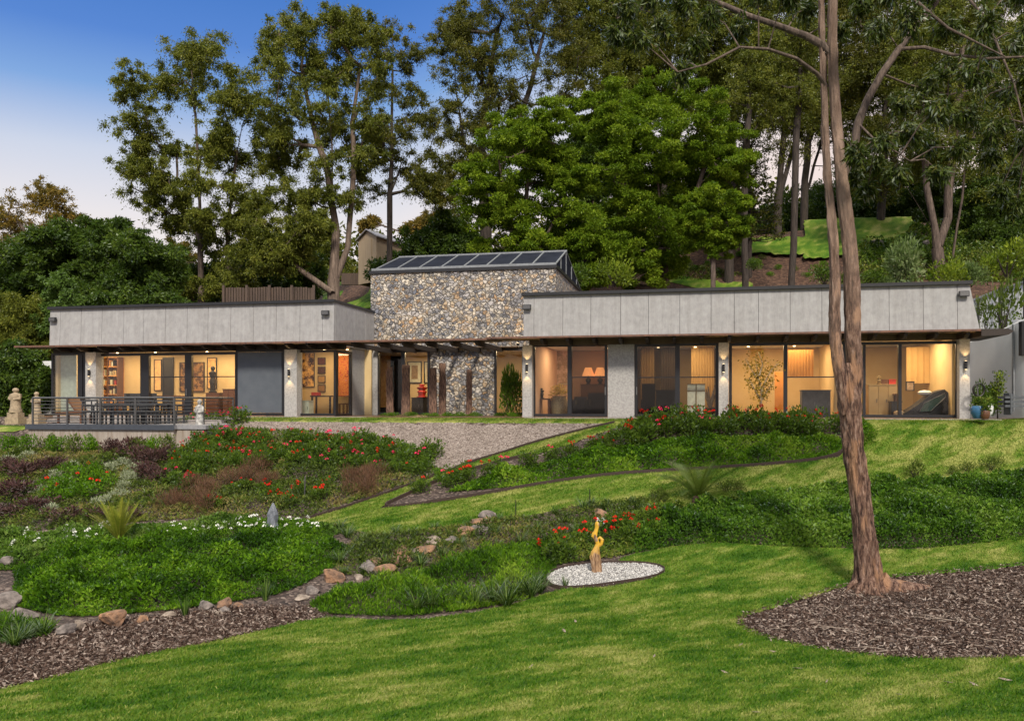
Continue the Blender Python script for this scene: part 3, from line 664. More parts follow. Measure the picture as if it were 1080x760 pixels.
# up-and-down wall lights on the columns, each lit
def spot(loc, down, e, name='wall_lamp_light', ang=75):
    l = bpy.data.lights.new(name, 'SPOT'); l.energy = e; l.color = (1,0.62,0.25); l.spot_size = math.radians(ang); l.spot_blend = 0.5; l.shadow_soft_size = 0.02
    o = bpy.data.objects.new(name, l); C.objects.link(o); o.location = loc; o.rotation_euler = (0 if down else PI,0,0); return o
for u, v in ((95,393),(305.5,393),(556,388),(763,388),(1018,385)):
    t = TG-0.30; s = S(u,t); z = ZV(v,u,t); mb = MB()
    mb.box((s-0.03,t-0.03,z-0.06),(s+0.03,t-0.001,z+0.06),H); mb.lathe(H(s,t-0.08,z), [(0.042,-0.13),(0.042,0.13)], 12)
    b = mb.build('wall_light', M['lampb'], house)
    MB().lathe(H(s,t-0.08,z), [(0.034,0.131),(0.034,0.136)], 10).build('lamp_glass', M['warm'], b); MB().lathe(H(s,t-0.08,z), [(0.034,-0.136),(0.034,-0.131)], 10).build('lamp_glass', M['warm'], b)
    spot(H(s,t-0.10,z+0.15), False, 13); spot(H(s,t-0.10,z-0.15), True, 13)
for u in (430,487,546):
    s = S(u,TS-0.35); b = MB().lathe(H(s,TS-0.3,ZE-0.005), [(0.05,0),(0.065,0.10),(0.06,0.1)], 10).build('wall_light', M['lampb'], house)
    MB().lathe(H(s,TS-0.3,ZE-0.005), [(0.045,0.101),(0.045,0.106)], 10).build('lamp_glass', M['warm'], b)
    o = spot(H(s,TS-0.26,ZE+0.13), False, 28, ang=70); 
# floodlights high on the fascias
for u, v, t in ((57,337,0.3),(344,330,0.3),(556,324,0),(1016,310,0)):
    s = S(u,t); z = ZV(v,u,t); mb = MB().box((s-0.14,t-0.12,z-0.08),(s+0.14,t-0.02,z+0.08),H); mb.box((s-0.03,t-0.02,z-0.03),(s+0.03,t+0.04,z+0.03),H)
    b = mb.build('floodlight', M['capm'], house); MB().box((s-0.12,t-0.127,z-0.06),(s+0.12,t-0.121,z+0.06),H).build('lamp_glass', M['steel'], b)
# chairs' stone deck ------------------------------------------------------
DF = -3.1; DZ = -0.72; D0 = S(30,DF); D1 = S(183,DF)
dk = thing('raised_deck', 'raised terrace with boarded front wall at the left end of the house', 'terrace', H((D0+D1)/2,DF,-1.6))
MB().box((D0,DF,-1.65),(D1,0.14,DZ-0.13),H).box((D1+.003,DF+0.15,-1.6),(D1+1.0,0.14,DZ-0.131),H).build('boarded_wall', M['deckw'], dk)
MB().box((D0-0.06,DF-0.06,DZ-0.128),(D1+0.06,0.13,DZ),H).box((D1+.062,DF+0.1,DZ-0.128),(D1+1.1,0.13,DZ-0.002),H).build('deck_floor', M['deckfl'], dk)
MB().box((D0-0.07,DF-0.075,DZ-0.16),(D1+0.07,DF-0.062,DZ+0.015),H).build('deck_edge', M['decktop'], dk)
MB().box((S(57,.2),0.145,ZF-.1),(S(239,.2),TG-.601,ZF),H).box((S(57,.2),-0.15,DZ+.001),(S(239,.2),0.13,ZF-.12),H).build('step', M['slab'], dk)
rl = thing('deck_railing', 'steel railing with thin horizontal rails round the raised terrace', 'railing', H((D0+D1)/2,DF,DZ))
posts = [(S(u,DF),DF) for u in (33.5,70,105,142,183)]+[(D1+0.25,DF+1.3),(D1+0.55,DF+2.7)]
RH = 0.90
for s, t in posts: MB().box((s-0.025,t+0.02,DZ),(s+0.025,t+0.07,DZ+RH),H).build('post', M['steel'], rl)
corner = [(posts[0][0],posts[0][1]),(posts[4][0],posts[4][1]),(posts[6][0],posts[6][1])]
def pathz(z): return [H(s,t+0.045,z) for s,t in ((S(33.5,DF),DF+2.8),)+tuple(corner)]
for a, b in zip(pathz(DZ+RH)[:-1], pathz(DZ+RH)[1:]): MB().tube([a,b],0.032,8).build('handrail', M['steel'], rl)
for k in range(1,8):
    z = DZ+RH*k/8.0
    for a, b in zip(pathz(z)[:-1], pathz(z)[1:]): MB().tube([a,b],0.011,6).build('rail', M['steel'], rl)
# ------------------------------------------------------------------ things in and around the house
def lp(s, t, z=ZF): return H(s, t, z)
# five weathered timber posts in front of the entry
def rough_post(u, v0, v1, w, seed, label, t=2.2, lean=0.0, cut=0.0):
    s = S(u,t); zt = ZV(v0,u,t); zb = ZV(v1,u,t)-0.1; n = 14; rg = np.random.default_rng(seed); vs = []
    prof = [(-1,-.8),(-.3,-1),(.4,-.95),(1,-.7),(.95,.2),(.8,.9),(0,1),(-.9,.8)]
    for i in range(n+1):
        f = i/n; z = zb+(zt-zb)*f
        for j,(a,b) in enumerate(prof):
            k = 1-0.12*f+0.16*(rg.random()-.5)
            zz = z+(cut*a if i == n else 0)+(0.05*(rg.random()-.5) if i == n else 0)
            vs.append(H(s+w*a*k+lean*f, t+w*0.8*b*k, zz))
    fs = [(i*8+j,i*8+(j+1)%8,(i+1)*8+(j+1)%8,(i+1)*8+j) for i in range(n) for j in range(8)]+[tuple(n*8+j for j in range(8)),tuple(range(8))[::-1]]
    o = MB().add(vs,fs).build('timber_post', M['oldwood'], loc=H(s,t,zb)); return tag(o, label, 'timber post', 'weathered timber posts before the entry')
M['oldwood'] = pm('weathered carved timber', (0.27,0.16,0.11), 0.9, (0.035,0.018,0.014), scale=9, sc3=(3,3,0.7), bmp=0.8, bscale=20)
rough_post(412,389,441,0.13,1,'weathered timber post leaning in front of the entry doors, leftmost of the row',cut=0.08,lean=-0.05)
rough_post(428.5,385,440,0.155,2,'broad flat-topped weathered timber post before the middle of the entry doors')
rough_post(457,388,441,0.14,3,'reddish split timber post touching a taller dark one at the stone wall',t=2.1)
rough_post(467,383,440,0.13,4,'tallest dark timber post at the left edge of the lower stone wall',t=2.35)
rough_post(495,390,439,0.11,5,'single slim timber post standing alone before the stone wall',t=2.4)

# pictures ------------------------------------------------------------
def canvas(name, seed, cols, sc=6):
    m, t, b, o = nodes(name); v = coords(t, (1,1,1)); n0 = noise(t, v, sc, 4, 0.7)
    k = len(cols); t.links.new(ramp(t, n0, [(0.3+0.4*i/(k-1), c) for i, c in enumerate(cols)]), b.inputs['Base Color']); b.inputs['Roughness'].default_value = 0.6; return m
def picture(u0,u1,v0,v1,t,label,m,frame='dark',fw=0.04,name='framed_picture',mount=None):
    s0,s1 = S(u0,t),S(u1,t); z0,z1 = ZV(v1,u0,t),ZV(v0,u0,t); r = thing(name, label, 'picture', H((s0+s1)/2,t,z0))
    mb = MB(); mb.box((s0,t-0.05,z0),(s1,t-0.005,z0+fw),H).box((s0,t-0.05,z1-fw),(s1,t-0.005,z1),H).box((s0,t-0.05,z0+fw),(s0+fw,t-0.005,z1-fw),H).box((s1-fw,t-0.05,z0+fw),(s1,t-0.005,z1-fw),H)
    mb.build('frame', M[frame], r)
    k = 0
    if mount:
        k = (s1-s0)*0.22; MB().box((s0+fw,t-0.02,z0+fw),(s1-fw,t-0.006,z1-fw),H).build('mount', M['cream'], r)
    MB().box((s0+fw+k,t-0.032,z0+fw+k),(s1-fw-k,t-0.021,z1-fw-k),H).build('canvas', m, r); return r
TW = 3.79; TR = 6.19
picture(190,216,382,413,TW,'large dark brown abstract painting on the living room wall',canvas('abstract painting',1,((0.12,0.02,0.01),(0.05,0.03,0.02),(0.35,0.18,0.06),(0.10,0.015,0.01))),fw=0.03)
picture(314.5,332,372,408,TW,'large golden painting with black and dark red brush strokes beside the column',canvas('brush painting',2,((0.01,0.008,0.01),(0.05,0.01,0.01),(0.72,0.42,0.12),(0.85,0.55,0.18)),4),fw=0.02)
for i,(v,l,c) in enumerate(((377,'topmost, black and maroon',(0.05,0.01,0.01)),(386.5,'second from the top, nearly black',(0.03,0.008,0.006)),(396,'third from the top, dull olive',(0.18,0.10,0.03)),(405.5,'lowest, brown',(0.14,0.07,0.02)))):
    picture(335.5,343.5,v,v+7.5,TW,'small square picture, %s, in the column of four' % l,canvas('small canvas',i+5,(c,tuple(x*2 for x in c),c)),fw=0.02)
picture(355.5,369.5,371,418,3.5,'tall painting of red and orange blossoms behind the corner window',canvas('blossom painting',9,((0.02,0.05,0.02),(0.5,0.03,0.02),(0.75,0.30,0.05),(0.55,0.04,0.03),(0.7,0.6,0.4)),9),fw=0.02)
TE = 7.98
picture(430,445,381,404,TE,'dark framed portrait picture left of its twin in the entry hall',canvas('hall print',12,((0.05,0.02,0.01),(0.3,0.2,0.1),(0.04,0.02,0.01)),5),mount=1)
picture(447.5,458,381,404,TE,'dark framed picture half hidden by the stone wall in the entry hall',canvas('hall print two',13,((0.4,0.05,0.02),(0.3,0.2,0.1),(0.1,0.04,0.02)),5),mount=1)
picture(401,413,374,430,TE,'tall framed picture in red and gold by the left entry jamb',canvas('tall print',14,((0.6,0.3,0.1),(0.75,0.5,0.2),(0.35,0.05,0.02)),5),fw=0.03)
# bookcase in the lit opening
t = TW; s0,s1 = S(107.5,t),S(131,t); zt = ZV(377,118,t)
bc = thing('bookcase','tall glowing orange bookcase full of books and pictures in the left room','bookcase',H((s0+s1)/2,t,ZF))
mb = MB(); mb.box((s0,t-0.04,ZF),(s1,t-0.005,zt),H); 
mb.build('back_panel', M['orange'], bc)
for s in (s0,(s0+s1)/2,s1-0.05): MB().box((s,t-0.4,ZF),(s+0.05,t-0.041,zt),H).build('side_panel', M['wood'], bc)
for k in range(7):
    z = ZF+0.05+k*(zt-ZF-0.08)/6
    MB().box((s0+0.051,t-0.38,z),(s1-0.051,t-0.042,z+0.03),H).build('shelf', M['orange'], bc)
bcols = [M['red'],M['cream'],M['orange'],M['black'],M['wood'],M['plaster']]
for k in range(6):
    z = ZF+0.082+k*(zt-ZF-0.08)/6; s = s0+0.06
    while s < s1-0.15:
        w = random.choice((0.04,0.05,0.07,0.12)); h = random.uniform(0.16,0.28)
        if not ((s0+s1)/2-0.1 < s < (s0+s1)/2+0.06) and random.random() < 0.86:
            b = tag(MB().box((s,t-0.33,z),(s+w-0.006,t-0.08,z+h),H).build('book', random.choice(bcols), loc=H(s,t-0.33,z)), 'upright book on a shelf of the orange bookcase', 'book', 'books in the orange bookcase')
        s += w
def boxthing(name,label,cat,u0,u1,v0,t,dep,m,legs=False,z0=None,parts=None):
    s0,s1 = S(u0,t),S(u1,t); zt = ZV(v0,(u0+u1)/2,t); zb = ZF+0.002 if z0 is None else z0
    r = thing(name,label,cat,H((s0+s1)/2,t,zb)); return r,s0,s1,zt,zb
def cabinet(label,u0,u1,v0,t,dep,m,doors=2,name='cabinet',cat='cabinet',handles='steel'):
    r,s0,s1,zt,zb = boxthing(name,label,cat,u0,u1,v0,t,dep,m)
    MB().box((s0,t,zb+0.06),(s1,t+dep,zt-0.03),H).build('body',m,r); MB().box((s0-0.02,t-0.03,zt-0.029),(s1+0.02,t+dep,zt),H).build('top',m,r)
    MB().box((s0+0.03,t+0.03,zb),(s1-0.03,t+dep-0.03,zb+0.059),H).build('plinth',M['black'],r)
    w = (s1-s0)/doors
    for i in range(doors):
        d = MB().box((s0+i*w+0.012,t-0.02,zb+0.08),(s0+(i+1)*w-0.012,t-0.001,zt-0.05),H).build('door',m,r)
        MB().box((s0+(i+1)*w-0.06,t-0.04,(zb+zt)/2-0.06),(s0+(i+1)*w-0.045,t-0.021,(zb+zt)/2+0.06),H).build('handle',M[handles],d)
    return r
def table(label,u0,u1,v0,t,dep,m,name='table',cat='table'):
    r,s0,s1,zt,zb = boxthing(name,label,cat,u0,u1,v0,t,dep,m)
    MB().box((s0,t,zt-0.05),(s1,t+dep,zt),H).build('table_top',m,r)
    for a in (s0+0.03,s1-0.09):
        for b in (t+0.03,t+dep-0.09): MB().box((a,b,zb),(a+0.06,b+0.06,zt-0.051),H).build('leg',m,r)
    return r
def chair(label,s,t,rz,m,group=None,z0=ZF,name='chair',arms=False,w=0.5):
    r = thing(name,label,'chair',H(s,t,z0),group); o = np.array(H(s,t,z0)); ca,sa_ = math.cos(rz-A12),math.sin(rz-A12)
    F = lambda x,y,z: (o[0]+x*ca-y*sa_, o[1]+x*sa_+y*ca, o[2]+z); h = w/2
    MB().box((-h,-h,0.40),(h,h,0.46),F).build('seat',m,r)
    if arms: MB().box((-h,h-.04,.461),(-h+.03,h,.84),F).box((h-.03,h-.04,.461),(h,h,.84),F).box((-h+.03,h-.03,.80),(h-.03,h-.005,.84),F).box((-h+.03,h-.03,.62),(h-.03,h-.005,.66),F).build('backrest',m,r)
    else: MB().box((-h,h-0.05,0.461),(h,h,0.86),F).build('backrest',m,r)
    for a in (-h,h-0.045):
        for b in (-h,h-0.045): MB().box((a,b,0.0),(a+0.045,b+0.045,0.399),F).build('leg',m,r)
    if arms:
        for a in (-h-0.03,h-0.01): MB().box((a,-h,0.6),(a+0.04,h-0.051,0.64),F).box((a,-h,0.461),(a+0.04,-h+0.04,0.599),F).build('armrest',m,r)
    return r
def armchair(label,u0,u1,v0,t,m,name='armchair'):
    r,s0,s1,zt,zb = boxthing(name,label,'armchair',u0,u1,v0,t,0.8,m); zs = zb+0.42
    MB().box((s0+0.12,t,zb+0.1),(s1-0.12,t+0.6,zs),H).build('seat',m,r); MB().box((s0,t+0.61,zb+0.1),(s1,t+0.8,zt),H).build('backrest',m,r)
    for a in (s0,s1-0.115): MB().box((a,t,zb+0.1),(a+0.115,t+0.6,zs+0.18),H).build('armrest',m,r)
    for a in (s0+0.05,s1-0.1):
        for b in (t+0.05,t+0.7): MB().box((a,b,zb),(a+0.05,b+0.05,zb+0.099),H).build('leg',M['wood'],r)
    return r
# interior furniture
table('dining table seen in the left living room behind the railing',136,183,417,2.0,0.8,M['wood'],'dining_table')
for i,u in enumerate((141,150,163)): chair('high-backed dining chair at the indoor table behind the railing',S(u,1.65),1.65,PI,M['furn'],'indoor dining chairs')
cabinet('dark wooden cabinet right of the living room statue',235,247,410,3.0,0.5,M['wood'])
picture(172,183.5,377,432,TW,'dark tall mirror standing by the living room wall',M['black'],fw=0.05,name='mirror')
picture(163,171,379,412,TW,'narrow bright lit picture left of the dark mirror',canvas('niche print',15,((0.8,0.5,0.15),(0.75,0.45,0.2),(0.25,0.2,0.1)),5),fw=0.03)
picture(219,229,377,410,TW,'narrow bright lit picture behind the black figurine',canvas('niche print two',16,((0.8,0.55,0.2),(0.7,0.4,0.15),(0.3,0.2,0.1)),5),fw=0.03)
def figurine(label,u,v0,v1,t,m,name='figurine',k=1.0,fn=None,loc=None,cat='statue'):
    zt = ZV(v0,u,t); zb = ZV(v1,u,t); h = zt-zb; c = H(S(u,t),t,zb); pr = [(.18,0),(.2,.05),(.12,.08),(.13,.3),(.17,.42),(.11,.55),(.17,.68),(.19,.76),(.07,.81),(.06,.84),(.1,.88),(.11,.94),(.06,.99),(.0,1.)]
    o = MB().lathe(c,[(r*h*k,z*h) for r,z in pr],12).build(name,M[m],loc=c,smooth=True); return tag(o,label,cat)
cabinet('low cabinet under the narrow lit picture in the living room',217,231,414,3.1,0.4,M['wood'],1)
figurine('black figurine on the low cabinet in the living room',224.5,386,414,3.25,'black',k=0.8)
# pendant lamps
def pendant(label,u,v,t,r=0.2):
    z = ZV(v,u,t); s = S(u,t); p = thing('pendant_lamp',label,'pendant lamp',H(s,t,z))
    MB().tube([H(s,t,z+0.1),H(s,t,2.1)],0.008,6).build('cord',M['black'],p); MB().lathe(H(s,t,z),[(r*.3,.02),(r*.5,.05),(r*.2,.1)],12).build('hub',M['brass'],p)
    for i in range(6):
        a = i*PI/3; c = np.array(H(s,t,z))+[r*math.cos(a),r*math.sin(a),0]
        MB().tube([H(s,t,z+0.03),c],0.008,5).build('arm',M['brass'],p); MB().lathe(c,[(.01,-.03),(.035,.0),(.03,.04),(.01,.06)],8).build('bulb',M['chand'],p)
pendant('chandelier of small warm bulbs behind the left end window',69.5,383,3.0,0.32)
pendant('pendant lamp with warm bulbs in the middle of the living room',153.5,380,3.0,0.16)
# window 1: tall pale blind
s0,s1 = S(60,TG+.3),S(80.5,TG+.3); tag(MB().box((s0,TG+.3,ZF+.1),(s1,TG+.33,ZV(374,70,TG+.3)),H).build('window_blind',M['green'],loc=H(s0,TG+.3,ZF+.1)),'pale green translucent blind in the leftmost window','blind')
# corner room
table('low dark console table under the golden painting',327,349,417,3.0,0.5,M['black'],'console_table')
r,s0,s1,zt,zb = boxthing('cushion','red cushion on the low console table','cushion',328,335,413,3.0,0.3,M['red'])
r.location = H((s0+s1)/2,3.2,ZV(417,331,3.0)); ROOT[r.name] = np.array(r.location); zc = r.location[2]
MB().box((s0,3.02,zc),(s1,3.3,zc+0.13),H).build('pad',M['red'],r)
cabinet('small pale green cabinet inside the window next to the column',315,326,422,2.0,0.4,M['green'],1)
table('low dark bench behind the corner window',356,367,425,2.9,0.5,M['wood'],'bench','bench')
# entry hall
cabinet('dark hall cabinet between the weathered posts',434,452,419,7.2,0.4,M['black'],2)
figurine('round dark red vase on the hall cabinet',445,405,419,7.3,'red','vase',k=2.2,cat='vase')
# room with the two lamps
t0_ = 5.4
cabinet('brown console under the two table lamps',612.5,637.5,405,t0_,0.45,M['wood'],3)
zc = ZV(405,625,t0_)
for u,l in ((620.5,'table lamp with lit orange shade, the left one of the pair on the console'),(633,'table lamp with lit orange shade, the right one of the pair beside the door frame')):
    s = S(u,t0_+.2); r = thing('table_lamp',l,'lamp',H(s,t0_+.2,zc),'pair of table lamps')
    MB().lathe(H(s,t0_+.2,zc),[(.1,0),(.1,.02),(.05,.04),(.11,.14),(.1,.2),(.025,.27),(.02,.36)],14).build('base',M['black'],r,smooth=True)
    MB().lathe(H(s,t0_+.2,zc),[(.25,.33),(.13,.66)],18).build('lamp_shade',M['shade'],r,smooth=True)
armchair('pale grey armchair behind the sliding screen, left of the darker one',603,617,418,2.6,pm('light grey cloth',(0.16,0.17,0.19),0.9))
armchair('large charcoal armchair in front of the two lamps',618,638,414,2.4,M['greyc'])
table('small reddish wooden table inside the pale room',567,580,420,2.2,0.5,M['wood'],'side_table')
figurine('dark bust on the small reddish table',571,409,420,2.4,'black',k=1.5)
picture(580,600,367,405,TR,'wide pale landscape drawing with brown hills on the pink wall',canvas('hill drawing',17,((0.62,0.42,0.32),(0.66,0.46,0.36),(0.3,0.2,0.12),(0.66,0.47,0.37)),3),frame='cream',fw=0.02)
s = S(590,2.6); pot = thing('flower_arrangement','woven basket of dried yellow flowers inside the pale room','flower arrangement',H(s,2.6,ZF))
MB().lathe(H(s,2.6,ZF),[(.2,0),(.3,.1),(.32,.45),(.24,.7),(.27,.74)],16).build('basket',pm('woven basket',(0.42,0.36,0.22),0.8,(0.15,0.12,0.06),scale=30),pot,smooth=True)
n = 500; d = unit(RNG.normal(size=(n,3))+[0,0,0.8]); c = np.array(H(s,2.6,ZF+0.75))+d*RNG.uniform(0.05,0.38,(n,1))
leaves('foliage',c,d,0.09,0.45,RNG.random(n),leafmat('dried flowers',((0.25,0.2,0.06),(0.6,0.42,0.1),(0.7,0.55,0.25))),pot)  # the dried flower heads, joined in one mesh
# second door: stored things
armchair('black leather armchair behind the left screen door',676,690,404,2.4,M['black'])
cabinet('square dark grey box cabinet behind the screen door',692,712,411,1.8,0.6,pm('dark grey board',(0.07,0.075,0.08),0.6),1)
t = 1.5; s0,s1 = S(725,t),S(743.5,t); zt = ZV(404.5,734,t); r = thing('cream_sash','cream window sash with brown bars leaning inside the second glass door','window sash',H((s0+s1)/2,t,ZF))  # old window sash, cream with brown glazing bars
MB().box((s0,t,ZF+.08),(s1,t+.04,zt),H).build('panel',M['cream'],r)
mb = MB(); 
for a in (0.0,0.28,0.76,0.97): mb.box((s0-.01,t-.02,ZF+.08+(zt-ZF-.08)*a),(s1+.01,t-.001,ZF+.11+(zt-ZF-.08)*a),H)
mb.box(((s0+s1)/2-.02,t-.03,ZF+.08),((s0+s1)/2+.02,t-.021,zt),H); mb.build('glazing_bar',M['brass'],r)
s = S(749,1.9); r = thing('driftwood','twisted pieces of driftwood in a pot beside the cream sash','driftwood',H(s,1.9,ZF)); MB().lathe(H(s,1.9,ZF),[(.14,0),(.2,.3),(.18,.34)],12).build('pot',M['wood'],r)
for i in range(6):
    a = i*1.1; MB().tube([H(s,1.9,ZF+.3),H(s+.1*math.cos(a),1.9+.1*math.sin(a),ZF+.6),H(s+.22*math.cos(a),1.9+.15*math.sin(a),ZF+.85+.05*i)],[.05,.045,.02],6).build('branch',M['sand'],r)
# curtains / blinds behind the right wing glazing
def blind(label,u0,u1,v0,v1,t,m,name='curtain'):
    s0,s1 = S(u0,t),S(u1,t); z1,z0 = ZV(v0,u0,t),ZV(v1,u0,t); n = 24
    vs = [H(s0+(s1-s0)*i/n,t+0.012*math.sin(i*2.2),z) for i in range(n+1) for z in (z0,z1)]+[H(s0+(s1-s0)*i/n,t+0.015+0.012*math.sin(i*2.2),z) for i in range(n+1) for z in (z0,z1)]
    k = 2*(n+1); fs = [(2*i,2*i+2,2*i+3,2*i+1) for i in range(n)]+[(k+2*i+1,k+2*i+3,k+2*i+2,k+2*i) for i in range(n)]
    return tag(MB().add(vs,fs).build(name,M[m],loc=H(s0,t,z0)),label,'curtain')
blind('ochre curtain behind the right half of the second glass door',729,753,365,437,4.6,'ochre')
blind('narrow ochre curtain beside the dark armchair room divider',676,690,365,437,4.8,'ochre')
blind('brown curtain left of the sash, behind the screen door',697,712,365,437,4.8,'soffit')
blind('drawn ochre blind filling the right end window',956,1008,366,404,3.9,'ochre','blind')
blind('glowing orange blind behind the third glass door',831,858,369,398,3.6,'orange','blind')
blind('tall orange curtain beside the third door frame',817,827,392,432,4.5,'orange')
cabinet('grey cabinet behind the glass left of the tree trunk',846,876,411,2.2,0.6,M['greyc'],2)
cabinet('beige kitchen counter behind the glass right of the tree trunk',916,947,405,2.6,0.6,M['plaster'],3)
figurine('small golden ornament on the beige counter',927,396,405,2.7,'brass','ornament',k=1.6,cat='ornament')
zc = ZV(405,932,2.6)
for i,(u,l,m) in enumerate(((933,'brown bread box on the beige counter','wood'),(941,'small red-brown tin at the right end of the counter','red'))):
    s = S(u,2.8); r = thing('storage_box',l,'box',H(s,2.8,zc)); MB().box((s-.11,2.75,zc+.002),(s+.11,2.95,zc+.14),H).build('body',M[m],r); MB().box((s-.12,2.74,zc+.141),(s+.12,2.96,zc+.17),H).build('lid',M[m],r)
table('small dark bedside table by the massage chair',944,951,415,2.2,0.4,M['wood'],'side_table')
picture(955,964,402,412,3.8,'small dark framed picture behind the recliner',canvas('tiny print',21,((0.1,0.05,0.03),(0.5,0.4,0.3))),fw=0.03)
# recliner with ribbed shell
t = 1.7; s0,s1 = S(953,t),S(1004,t); r = thing('massage_chair','big dark green reclining massage chair leaning back behind the right end window','recliner',H((s0+s1)/2,t,ZF)); W = s1-s0
MB().prism([(s0+.06*W,ZF+.02),(s0+.0*W,ZF+.14),(s0+.3*W,ZF+.42),(s0+.62*W,ZF+.82),(s0+.85*W,ZF+.92),(s1,ZF+.72),(s1-.02*W,ZF+.3),(s1-.12*W,ZF+.02)],t,t+.75,H).build('shell',M['black'],r)
MB().prism([(s0+.32*W,ZF+.2),(s0+.42*W,ZF+.48),(s0+.84*W,ZF+.80),(s0+.86*W,ZF+.68),(s0+.55*W,ZF+.22)],t-.06,t-.001,H).build('side_panel',pm('dark green shell',(0.03,0.06,0.05),0.35),r)
MB().tube([H(s0+.32*W,t-.07,ZF+.2),H(s0+.42*W,t-.07,ZF+.48),H(s0+.84*W,t-.07,ZF+.80),H(s0+.86*W,t-.07,ZF+.68),H(s0+.55*W,t-.07,ZF+.22)],.012,6).build('trim',M['steel'],r)
tag(MB().lathe(H(s0+.5*W,t+.35,ZF+.74),[(.05,-.02),(.2,.03),(.22,.09),(.12,.15),(.02,.16)],14).build('pillow',M['white'],loc=H(s0+.5*W,t+.35,ZF+.72),smooth=True),'white pillow on the dark massage chair','pillow')
c = S(948,1.9); tag(MB().lathe(H(c,1.9,ZF),[(.14,0),(.16,.02),(.16,.2),(.02,.24)],12).build('storage_bin',M['sand'],loc=H(c,1.9,ZF)),'small tan bin on the floor beside the massage chair','bin')
cabinet('small black fridge box on the floor behind the last door mullion',940,951,423,2.0,.4,M['black'],1)

# deck furniture ---------------------------------------------------------
tt = DF+1.1; s0,s1 = S(100,tt),S(168,tt); tb = thing('outdoor_table','long dark outdoor dining table on the raised terrace','table',H((s0+s1)/2,tt,DZ))
zt = DZ+0.72
MB().box((s0,tt,zt-.05),(s1,tt+.85,zt),H).build('table_top',M['furn'],tb)
for a in (s0+.1,s1-.17):
    for b in (tt+.08,tt+.7): MB().box((a,b,DZ),(a+.07,b+.07,zt-.051),H).build('leg',M['furn'],tb)
ds = (s1-s0)/4
for i in range(4):
    chair('dark outdoor chair with armrests at the near side of the terrace table',s0+ds*(i+.5),tt-.35,PI,M['furn'],'outdoor chairs round the terrace table',z0=DZ,arms=True,name='outdoor_chair')
    chair('dark outdoor chair with armrests at the house side of the terrace table',s0+ds*(i+.5)+.1,tt+1.2,0,M['furn'],'outdoor chairs round the terrace table, house side',z0=DZ,arms=True,name='outdoor_chair')
chair('dark outdoor chair at the left head of the terrace table',s0-.4,tt+.4,PI/2,M['furn'],z0=DZ,arms=True,name='outdoor_chair')
s = S(79,DF+1.7); r = thing('lounge_chair','brown wooden lounge chair with tilted back behind the railing','lounge chair',H(s,DF+1.7,DZ))
MB().prism([(-.55,.34),(.5,.38),(.5,.44),(-.55,.40)],-.3,.3,lambda x,y,z:H(s+x,DF+1.7+y,DZ+z)).build('seat',M['wood'],r)
MB().prism([(-.15,.9),(-.09,.92),(.30,.45),(.22,.445)],-.3,.3,lambda x,y,z:H(s+x,DF+1.7+y,DZ+z)).build('backrest',M['wood'],r)
for a in (-.5,.42):
    for b in (-.28,.22): MB().box((s+a,DF+1.7+b,DZ),(s+a+.06,DF+1.76+b,DZ+.335),H).build('leg',M['wood'],r)
# round pale table-top things: the statues ----------------------------------
def statue(label,u,v0,v1,t,m,base=False,w=1.0):
    zt = ZV(v0,u,t); zb = ZV(v1,u,t); h = zt-zb; s = S(u,t); r = thing('garden_statue',label,'statue',H(s,t,zb)); z = zb
    if base:
        MB().box((s-.24*w,t-.2,zb-.1),(s+.24*w,t+.2,zb+.12*h),H).box((s-.19*w,t-.16,zb+.12*h+.002),(s+.19*w,t+.16,zb+.26*h),H).build('plinth',M[m],r); z = zb+.26*h; h = zt-z
    # a robed standing figure with head and folded arms
    pr = [(.2,0),(.21,.06),(.17,.2),(.155,.4),(.165,.55),(.19,.68),(.17,.75),(.075,.80),(.06,.825),(.095,.86),(.105,.91),(.09,.96),(.04,1.0),(.0,1.005)]
    mb = MB().lathe(H(s,t,z),[(a*h*w,b*h) for a,b in pr],16)
    for sg in (-1,1): mb.tube([H(s+sg*.16*h*w,t,z+.72*h),H(s+sg*.2*h*w,t-.06*h,z+.56*h),H(s+sg*.04*h*w,t-.17*h,z+.53*h)],[.06*h*w,.055*h*w,.045*h*w],8)
    mb.build('figure',M[m],r,smooth=True); return r
statue('tall sandstone statue on a square plinth beyond the left end of the terrace',16.5,409,444,-1.2,'sand',True,1.2)
statue('shorter sandstone bust statue just left of the railing corner',38.5,413,445,-1.5,'sand',True,1.0)
# pale climbing figure at the right end of the railing
u,t = 210.5,DF+1.0; statue('pale mottled stone figure standing at the right corner of the railing',u,421,450,t,'marble',False,.8)
# grey pointed standing stone and other sculptures -----------------------------
def rock(label,u,v,rx,ry,rz,m,seed,name='rock',cat='rock',sink=0.3,pt=None,group=None,sub=3):
    import bmesh
    g = G(u,v) if pt is None else pt; rg = np.random.default_rng(seed); rx,ry,rz = rx*.8,ry*.8,rz*.75; bm = bmesh.new(); bmesh.ops.create_icosphere(bm,subdivisions=sub,radius=1)
    pl = unit(rg.normal(size=(14,3))); dd = rg.uniform(0.5,0.9,14)
    for vv in bm.verts:
        p = np.array(vv.co)
        for q,d in zip(pl,dd):
            x = p@q
            if x > d: p = p-q*(x-d)*0.95
        nn = 1+0.16*float(fbm(p[0]*2+seed,p[1]*2+p[2]*2,seed))+.10*float(fbm(p[0]*6+seed,p[1]*6+p[2]*5,seed+3)); p = p*nn
        vv.co = (p[0]*rx,p[1]*ry,(p[2]+1-sink)*rz)
    me = bpy.data.meshes.new(name); bm.to_mesh(me); bm.free()
    o = link(name,me,M[m],loc=g-[0,0,0.03]); o.rotation_euler = (0,0,rg.random()*6); return tag(o,label,cat,group)
M['rorange'] = pm('orange weathered sandstone',(0.40,0.22,0.12),0.9,(0.10,0.07,0.055),scale=7,bmp=1.0)
